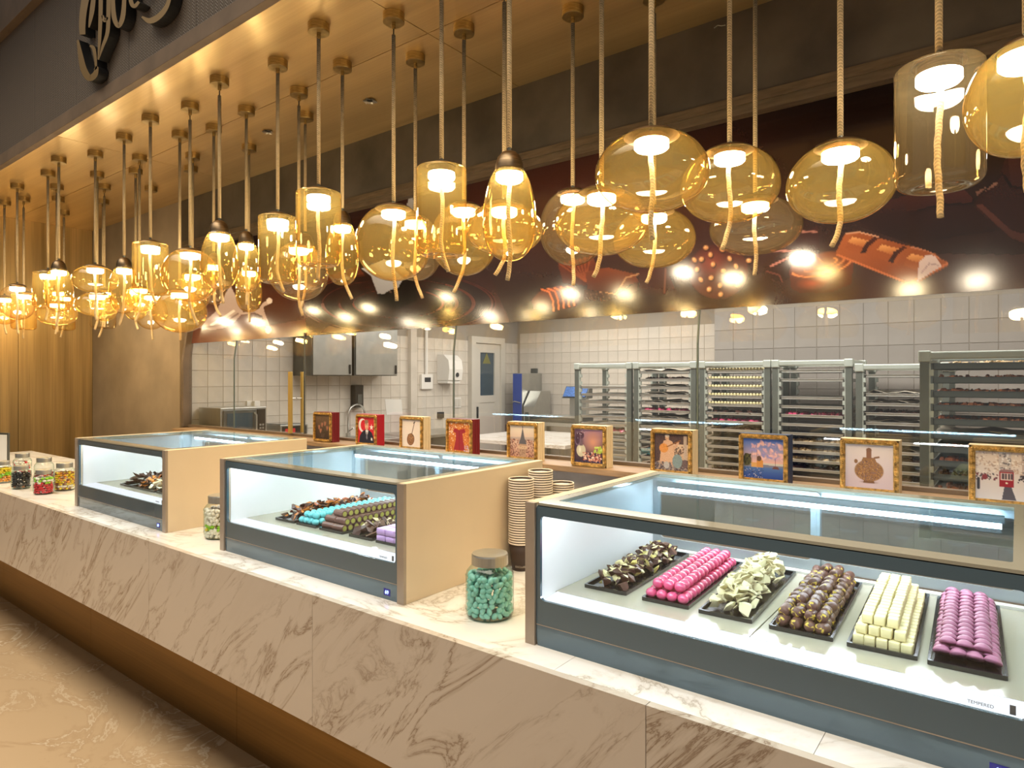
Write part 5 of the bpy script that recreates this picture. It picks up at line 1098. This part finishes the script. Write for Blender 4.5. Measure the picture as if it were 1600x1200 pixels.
# soap dispenser, tap, notice
a_ = onK(558, 619, 0.05); sd = thing('soap_dispenser', 'black wall soap dispenser above the sink', 'soap dispenser', (KX + 0.005, a_[1], a_[2])); B().box(0, -0.06, -0.13, 0.09, 0.06, 0.13, 0.01).build('body', 'blackplastic', sd); B().box(0.0905, -0.03, -0.09, 0.097, 0.03, 0.02, 0.002).build('window', 'steel_dark', sd)
a_ = onK(545, 660, 0.10); tp = thing('kitchen_tap', 'tall curved chrome tap at the kitchen sink', 'tap', (KX + 0.09, a_[1], 0.902))
zt_ = onX(556, 632, KX + 0.1)[2] - 0.902
B().tube([(0, 0, 0), (0, 0, zt_ - 0.12)] + [(0, 0.12 - 0.12 * math.cos(k * math.pi / 8), zt_ - 0.12 + 0.12 * math.sin(k * math.pi / 8)) for k in range(1, 9)] + [(0, 0.24, zt_ - 0.2)], 0.013, 10).build('spout', 'steel', tp, smooth=True); B().cyl((0, 0, 0), 0.028, 0.04, 16).build('base', 'steel', tp); B().tube([(0.01, 0, 0.06), (0.09, 0, 0.10)], 0.007).build('lever', 'steel', tp)
a_ = onK(617, 636, 0.02); nt_ = thing('paper_notice', 'white paper notice taped crookedly to the kitchen tiles', 'notice', (KX + 0.0055, a_[1], a_[2])); B().add([(0, -0.12, -0.09), (0, 0.14, -0.10), (0, 0.12, 0.09), (0, -0.15, 0.10), (0.002, -0.12, -0.09), (0.002, 0.14, -0.10), (0.002, 0.12, 0.09), (0.002, -0.15, 0.10)], [(0, 1, 2, 3), (4, 5, 6, 7), (0, 1, 5, 4), (1, 2, 6, 5), (2, 3, 7, 6), (3, 0, 4, 7)]).build('sheet', 'white', nt_)
# pipe column, thermostat, dispenser, switch
c0 = onK(637, 560)[1]; B().box(KX, c0, 0, KX + 0.06, c0 + 0.10, KZ).build('wall_pier', 'tile', kind='structure')
a_ = onK(664, 597); th_ = thing('thermostat', 'white wall thermostat hanging below a grey conduit', 'thermostat', (KX + 0.0045, a_[1], a_[2])); B().box(0, -0.10, -0.09, 0.04, 0.10, 0.10, 0.004).build('case', 'white', th_); B().box(0.0405, -0.05, 0.0, 0.042, 0.06, 0.06).build('screen', 'blackplastic', th_); B().tube([(0.02, 0.0, 0.10), (0.02, 0.0, 1.0)], 0.02, 10).build('conduit', 'white', th_)
a_ = onK(702, 575, 0.1); pd = thing('towel_dispenser', 'white rounded paper dispenser on the left kitchen wall', 'dispenser', (KX + 0.005, a_[1], a_[2])); B().prism([(0, -0.16), (0.20, -0.16), (0.22, -0.02), (0.20, 0.10), (0.12, 0.17), (0, 0.18)], lambda a, b_, d: (a, d, b_), -0.13, 0.13).build('cover', 'white', pd); B().lathe([(0.03, 0), (0.03, 0.006), (0, 0.006)], 16).build('button', 'blackplastic', pd, (0.21, 0.03, -0.09), rot=(0, math.pi / 2, 0)); B().box(0.0, -0.12, -0.20, 0.18, 0.12, -0.161).build('tray', 'white', pd)
B().box(0, -0.05, -0.11, 0.03, 0.05, -0.03).build('lock', 'blackplastic', pd, (0.0, -0.08, -0.55)); 
a_ = onK(713, 629); sw = thing('light_switch', 'white double light switch beside the kitchen door', 'light switch', (KX + 0.0045, a_[1], a_[2])); B().box(0, -0.08, -0.07, 0.012, 0.08, 0.07, 0.003).build('plate', 'white', sw)
for k in (-1, 1): B().box(0.0125, k * 0.036 - 0.03, -0.05, 0.018, k * 0.036 + 0.03, 0.05, 0.002).build('rocker', 'offwhite', sw)
# kitchen door in the left wall
dy0, dy1 = onK(731, 560)[1], onK(783, 560)[1]; zt_ = onK(755, 527)[2]
d2 = shell('door_2', (KX + 0.0045, dy0, 0)); Wd = dy1 - dy0
fr = B(); fr.box(0, 0, 0, 0.07, 0.09, zt_); fr.box(0, Wd - 0.09, 0, 0.07, Wd, zt_); fr.box(0, 0.09, zt_ - 0.09, 0.07, Wd - 0.09, zt_); fr.build('door_frame', 'offwhite', d2)
zm = onK(755, 620)[2]
lf = B(); lf.box(0.005, 0.095, 0.02, 0.045, 0.21, zt_ - 0.095); lf.box(0.005, Wd - 0.21, 0.02, 0.045, Wd - 0.095, zt_ - 0.095); lf.box(0.005, 0.21, zt_ - 0.22, 0.045, Wd - 0.21, zt_ - 0.095); lf.box(0.005, 0.21, zm - 0.08, 0.045, Wd - 0.21, zm + 0.02); lf.box(0.005, 0.21, 0.02, 0.036, Wd - 0.21, zm - 0.08); lf.build('door_leaf', 'offwhite', d2)
B().box(0.016, 0.205, zm + 0.015, 0.022, Wd - 0.205, zt_ - 0.215).build('door_glass', 'darkglass', d2); B().box(0.046, 0.125, 1.0, 0.07, 0.145, 1.16, 0.003).build('door_handle', 'blackplastic', d2)
pz = onK(741, 560); B().prism([(-0.09, -0.07), (0.09, -0.07), (0.0, 0.09)], lambda a, b_, d: (d, a, b_), 0.0, 0.002).build('warning_sticker', 'yellow', d2, (0.0225, 0.205 + 0.17, pz[2]))
# far corner: blue panel, steel towel box, socket
def far_at(u, v, Y): return onY(u, v, Y)
a_, b_ = far_at(801, 583, 7.48), far_at(815, 656, 7.48); bp_ = thing('blue_panel_cabinet', 'narrow tall cabinet with a blue front in the kitchen corner', 'cabinet', (a_[0], 7.48, 0)); B().box(0, 0.012, 0.0, b_[0] - a_[0], 0.5, a_[2], 0.003).build('body', 'steel', bp_); B().box(0.004, 0, 0.06, b_[0] - a_[0] - 0.004, 0.0115, a_[2] - 0.01, 0.002).build('blue_front', 'blue', bp_); B().tube([(0.01, -0.012, 1.22), (0.06, -0.03, 1.23), (b_[0] - a_[0] - 0.01, -0.012, 1.21)], 0.008).build('door_handle', 'steel', bp_)
a_, b_ = far_at(818, 611, 7.5), far_at(835, 656, 7.5); hb = thing('hand_dryer', 'sloping steel box standing beside the blue cabinet', 'steel box', (a_[0], 7.5, 0)); B().prism([(0, 0), (0.4, 0), (0.4, a_[2]), (0.16, a_[2]), (0, a_[2] - 0.22)], lambda a, c_, d: (d, a, c_), 0.0, b_[0] - a_[0]).build('body', 'steel', hb)
B().box(0.03, -0.006, 0.3, 0.09, 0.0, a_[2] - 0.3).build('door', 'steel_dark', hb)
a_ = far_at(836, 582, KY); so = thing('wall_socket', 'small grey wall socket on the far kitchen tiles', 'socket', (a_[0], KY - 0.0045, a_[2])); B().box(-0.055, -0.03, -0.06, 0.055, 0, 0.06, 0.004).build('box', 'steel_dark', so); B().box(-0.05, -0.05, -0.09, 0.05, -0.002, -0.061).build('plug', 'white', so)
# marble work table
tb_ = thing('work_table', 'long white marble work table behind the middle picture boxes', 'table', (0, 0, 0))
tx0, tx1 = -5.0, -3.5
B().box(tx0, 5.4, 0.86, tx1, 6.75, 0.90, 0.004).build('table_top', 'marble_top', tb_)
for a in (tx0 + 0.05, tx1 - 0.09):
    for c_ in (5.45, 6.66): B().box(a, c_, 0.0, a + 0.04, c_ + 0.04, 0.859).build('leg', 'steel', tb_)
B().box(tx0 + 0.05, 5.45, 0.25, tx1 - 0.05, 6.70, 0.27).build('under_shelf', 'steel', tb_)
# scale on a stand
sY = 6.92; a_, b_ = far_at(822, 646, sY), far_at(902, 646, sY)
st_ = thing('equipment_stand', 'low steel stand carrying the scale in the kitchen', 'stand', (a_[0], sY, 0)); sw_ = b_[0] - a_[0]; zs_ = far_at(860, 660, sY)[2]
B().box(0, 0, zs_ - 0.05, sw_, 0.5, zs_, 0.004).build('top', 'steel', st_)
for a in (0.02, sw_ - 0.06):
    for c_ in (0.02, 0.44): B().box(a, c_, 0, a + 0.04, c_ + 0.04, zs_ - 0.051).build('leg', 'steel_dark', st_)
sc_ = thing('kitchen_scale', 'weighing scale with a blue keypad head on a steel column', 'scale', (a_[0], sY, zs_ + 0.001))
B().box(0.03, 0.03, 0.0, sw_ - 0.03, 0.44, 0.06, 0.004).build('base', 'steel_dark', sc_); B().box(0, 0, 0.06, sw_, 0.47, 0.075, 0.003).build('plate', 'steel', sc_)
u1_, u2_ = far_at(866, 630, sY)[0] - a_[0], far_at(892, 630, sY)[0] - a_[0]; zh0, zh1 = far_at(878, 621, sY)[2] - zs_, far_at(878, 604, sY)[2] - zs_
B().box(u1_, 0.36, 0.076, u2_, 0.43, zh0).build('column', 'steel', sc_)
hdx0, hdx1 = far_at(858, 610, sY)[0] - a_[0], far_at(896, 610, sY)[0] - a_[0]
hd_ = B().prism([(0.30, zh0 - 0.02), (0.46, zh0 - 0.02), (0.46, zh1 - 0.02), (0.40, zh1)], lambda a, b2, d: (d, a, b2), hdx0, hdx1).build('head', 'steel_dark', sc_)
B().add([(hdx0 + 0.015, 0.302, zh0), (hdx1 - 0.015, 0.302, zh0), (hdx1 - 0.015, 0.392, zh1 - 0.012), (hdx0 + 0.015, 0.392, zh1 - 0.012), (hdx0 + 0.015, 0.296, zh0 + 0.003), (hdx1 - 0.015, 0.296, zh0 + 0.003), (hdx1 - 0.015, 0.386, zh1 - 0.009), (hdx0 + 0.015, 0.386, zh1 - 0.009)], [(4, 5, 6, 7), (0, 1, 5, 4), (1, 2, 6, 5), (2, 3, 7, 6), (3, 0, 4, 7)]).build('keypad', 'bluescreen', hd_)

# ================================================================== PENDANT LAMPS
# rope column, canopy row (or 'Y' depth), shape, width px, glass top row, glass bottom row, tail end row, tail lean
PN = [(1605, -1.78, 'disc', 214, 64, 243, 300, 0.0), (1467, -2.02, 'drum', 146, 104, 294, 340, 0.0), (1313, -2.20, 'disc', 177, 222, 347, 385, -0.5), (1180, -2.68, 'disc', 148, 308, 397, 430, 0.0), (1140, -2.30, 'disc', 158, 230, 347, 390, -0.4),
      (1018, -1.86, 'disc', 180, 206, 330, 375, 0.1), (1022, -2.55, 'disc', 130, 326, 418, 442, -0.6), (940, -2.12, 'disc', 148, 294, 398, 433, -0.6), (895, 19, 'globe', 106, 297, 415, 446, 0.0), (796, -1.85, 'egg', 84, 266, 408, 438, -0.1),
      (788, -2.10, 'disc', 121, 316, 398, 430, -0.6), (725, 46, 'globe', 104, 318, 431, 457, -0.8), (690, -1.89, 'drum', 79, 263, 400, 424, 0.5), (649, 92, 'globe', 84, 338, 439, 466, 0.6), (615, 28, 'globe', 120, 321, 439, 470, 0.2),
      (535, 103, 'egg', 53, 350, 446, 467, 0.9), (498, 44, 'drum', 72, 301, 415, 438, 0.0), (477, 182, 'egg', 48, 382, 458, 481, -0.4), (467, 144, 'globe', 94, 381, 470, 493, 0.4), (434, 100, 'drum', 62, 339, 442, 456, 0.5),
      (389, 231, 'egg', 42, 422, 488, 503, 0.0), (385, 173, 'egg', 46, 379, 456, 476, 0.0), (343, 127, 'egg', 61, 364, 453, 474, 0.4), (334, 201, 'egg', 38, 412, 476, 494, 0.9), (301, 244, 'globe', 56, 424, 488, 505, 0.4),
      (298, 264, 'egg', 38, 430, 482, 498, 0.0), (297, 167, 'globe', 92, 389, 472, 508, 0.8), (281, 211, 'globe', 88, 452, 520, 0, 0), (236, 295, 'globe', 54, 458, 515, 531, 0.3), (235, 186, 'drum', 58, 381, 460, 474, 0.7),
      (218, 247, 'disc', 54, 446, 488, 502, -0.5), (212, 268, 'egg', 38, 452, 500, 515, 0.3), (194, 215, 'egg', 50, 418, 490, 508, -0.7), (161, 315, 'drum', 42, 456, 513, 527, -0.8), (163, 292, 'globe', 46, 452, 502, 0, 0),
      (152, 273, 'disc', 73, 456, 495, 515, -0.3), (149, 241, 'disc', 76, 414, 458, 500, 0.2), (100, 332, 'drum', 37, 462, 516, 527, -0.6), (91, 311, 'egg', 36, 455, 506, 522, -0.5), (89, 292, 'disc', 68, 470, 509, 0, 0),
      (92, 250, 'egg', 48, 421, 488, 510, -0.4), (75, 271, 'drum', 50, 426, 482, 500, -0.3), (37, 311, 'drum', 42, 458, 515, 529, 0.0), (27, 291, 'globe', 62, 444, 500, 522, 0.2), (7, 317, 'globe', 52, 462, 507, 522, 0.3)]
SHAPE = {'disc': 'flattened amber disc', 'drum': 'amber glass drum', 'globe': 'round amber globe', 'egg': 'slim amber egg'}
def profile(kind, R, z0, z1):
    """outline from the bottom hole up to the metal cap"""
    h = z1 - z0; out = []
    if kind == 'drum':
        f = R * 0.30; out = [(0.012, z0 + 0.012), (R * 0.30, z0 + 0.006), (R * 0.55, z0 + 0.001), (R - f, z0)]
        out += [(R - f + f * math.sin(a), z0 + f - f * math.cos(a)) for a in [k * math.pi / 16 for k in range(1, 9)]]
        g_ = R * 0.10; out += [(R, z0 + h * 0.5), (R, z1 - g_)] + [(R - g_ + g_ * math.cos(a), z1 - g_ + g_ * math.sin(a)) for a in [k * math.pi / 8 for k in range(1, 5)]] + [(R * 0.62, z1 + 0.004)]
        return out, R * 0.62, z1 + 0.004
    n = 22; zc = (z0 + z1) / 2
    for k in range(n + 1):
        t = k / n
        if kind == 'egg':
            a = -math.pi / 2 + t * (math.pi / 2 + 1.02); zz = math.sin(a); r = R * math.cos(a) ** (0.8 if a < 0 else 0.95)
            z = z0 + h * 0.42 * (1 + zz) if a < 0 else z0 + h * 0.42 + h * 0.58 * zz / math.sin(1.02)
        else:
            top = 1.08 if kind == 'globe' else 1.06
            a = -math.pi / 2 + t * (math.pi / 2 + top); r = R * max(math.cos(a), 0) ** (0.97 if kind == 'globe' else (1.0 if a > 0 else 0.94))
            s_ = math.sin(a); z = z0 + h * 0.5 * (1 + s_) if a < 0 else z0 + h * 0.5 + h * 0.5 * s_ / math.sin(top)
        out.append((max(r, 0.012), z))
    return out, out[-1][0], z1
cnt = {}
for k_, (u, cv, kind, wpx, vt, vb, vtail, lean) in enumerate(PN):
    Y = -cv if cv < 0 else (H - 0.018) / ((HV - cv) / (u + 536.0) * 1.6408)
    Y = min(max(Y, 1.75), YB - 0.22)
    a, b_ = ray(u); w = Y / b_; X = w * a; t_ = (u - CX) / F
    R = wpx * w / F / 2 / math.sqrt(1 + t_ * t_)
    R = min(R, YB - 0.012 - Y)
    zz = lambda v: CH + (HV - v) * w / F
    z1, z0 = zz(vt) - (0.016 if kind in ('disc', 'globe') else 0.0), zz(vb)
    cnt[kind] = cnt.get(kind, 0) + 1
    lab = '%s pendant lamp on a rope, %s %s from the right' % (SHAPE[kind], ORD[cnt[kind] - 1], kind)
    t = thing('pendant_lamp', lab, 'pendant lamp', (X, Y, 0), 0, 'amber glass pendant lamps over the counter')
    prof, rc, zcap = profile(kind, R, z0, z1)
    B().lathe(prof, 40).build('glass_shade', 'amber_pale' if k_ == 1 or (k_ * 7) % 5 == 1 else 'amber', t, smooth=True)
    # metal cap over the opening, light disc just under it
    if kind == 'egg': capp = [(rc * 1.01, zcap - 0.002), (rc * 0.97, zcap + 0.018), (rc * 0.80, zcap + 0.045), (rc * 0.5, zcap + 0.062), (0.012, zcap + 0.068)]
    else: capp = [(rc * 1.0, zcap - 0.001), (rc * 0.96, zcap + 0.005), (rc * 0.7, zcap + 0.014), (rc * 0.3, zcap + 0.02), (0.012, zcap + 0.022)]
    B().lathe(capp, 32, cap1=True).build('metal_cap', 'bronze', t, smooth=True)
    zc_ = capp[-1][1]
    rl_ = min(0.052, rc * 0.92)
    zl = zcap - (0.012 if kind != 'drum' else 0.022)
    B().lathe([(rl_ * 0.15, zl - 0.028), (rl_ * 0.88, zl - 0.028), (rl_, zl - 0.022), (rl_, zl - 0.002)], 24, cap0=True).build('light_disc', 'led', t)
    B().lathe([(rl_, zl - 0.0015), (rl_, zcap + 0.0005), (0.01, zcap + 0.0005)], 24, cap0=True).build('lamp_holder', 'bronze', t)
    B().cyl((0, 0, zc_ - 0.001), 0.007, 0.018, 10).build('cable_grip', 'steel_dark', t)
    # canopy on the ceiling, stem, rope
    B().lathe([(0.0, ZC - 0.040), (0.047, ZC - 0.040), (0.0485, ZC - 0.037), (0.0485, ZC - 0.0005), (0.0, ZC - 0.0005)], 32).build('canopy', 'brass_part', t)
    B().lathe([(0.009, ZC - 0.068), (0.009, ZC - 0.0405)], 12, cap0=True, cap1=True).build('canopy_stem', 'brass_part', t)
    gap = 0.035 if k_ % 4 == 2 else 0.0
    rp = B(); rp.tube([(0, 0, zc_ + 0.012), (0, 0, (zc_ + ZC) / 2), (0, 0, ZC - 0.060 - gap)], 0.0088, 10); rp.build('rope', 'rope', t, smooth=True)
    if gap: B().tube([(0, 0, ZC - 0.062 - gap), (0, 0, ZC - 0.062)], 0.003, 8).build('bare_cable', 'blackplastic', t)
    ztl = zz(vtail) if vtail else z0 - 0.05
    rr = random.Random(k_); n = 22; path = []
    for i in range(n + 1):
        q = i / n; z = (zl - 0.029) * (1 - q) + ztl * q
        bend = max(0.0, (q - 0.62) / 0.38)
        dx = lean * 0.055 * bend ** 1.6 + 0.004 * math.sin(q * 7 + k_)
        path.append((dx * CN, dx * SN, z))
    B().tube(path, 0.0078, 12, 0.55, 0.13).build('rope_tail', 'rope', t, smooth=True)

# two open wiring points left in the brass ceiling, and a bit of wire on the stone
for u, v in ((578, 157), (418, 205)):
    p_ = onZ(u, v, ZC); t = thing('ceiling_wiring_point', 'torn silvery wiring hole in the brass ceiling, %s' % ('nearer the camera' if u > 500 else 'farther along the counter'), 'ceiling fitting', (p_[0], p_[1], ZC))
    b2 = B()
    for k in range(11):
        a0 = k / 11 * 6.28; r_o = random.uniform(0.032, 0.045); r_i = random.uniform(0.014, 0.026)
        b2.add([(r_i * math.cos(a0), r_i * math.sin(a0), -0.001), (r_o * math.cos(a0 + 0.1), r_o * math.sin(a0 + 0.1), -random.uniform(.002, .01)), (r_o * math.cos(a0 + 0.6), r_o * math.sin(a0 + 0.6), -random.uniform(.002, .01)), (r_i * math.cos(a0 + 0.57), r_i * math.sin(a0 + 0.57), -0.001)], [(0, 1, 2, 3)])
    b2.build('torn_ring', 'steel', t); B().lathe([(0.0, -0.0012), (0.02, -0.0012), (0.02, -0.0005)], 16).build('hole', 'black', t)
p_ = onY(1128, 42, YB); hk = thing('wall_hook', 'short bent wire sticking out of the dark stone band', 'hook', (p_[0], YB, p_[2]))
B().tube([(-0.035, -0.001, 0.006), (-0.012, -0.02, 0.002), (0.006, -0.02, -0.006), (0.02, -0.012, -0.004)], 0.0022, 6).build('wire', 'steel', hk)
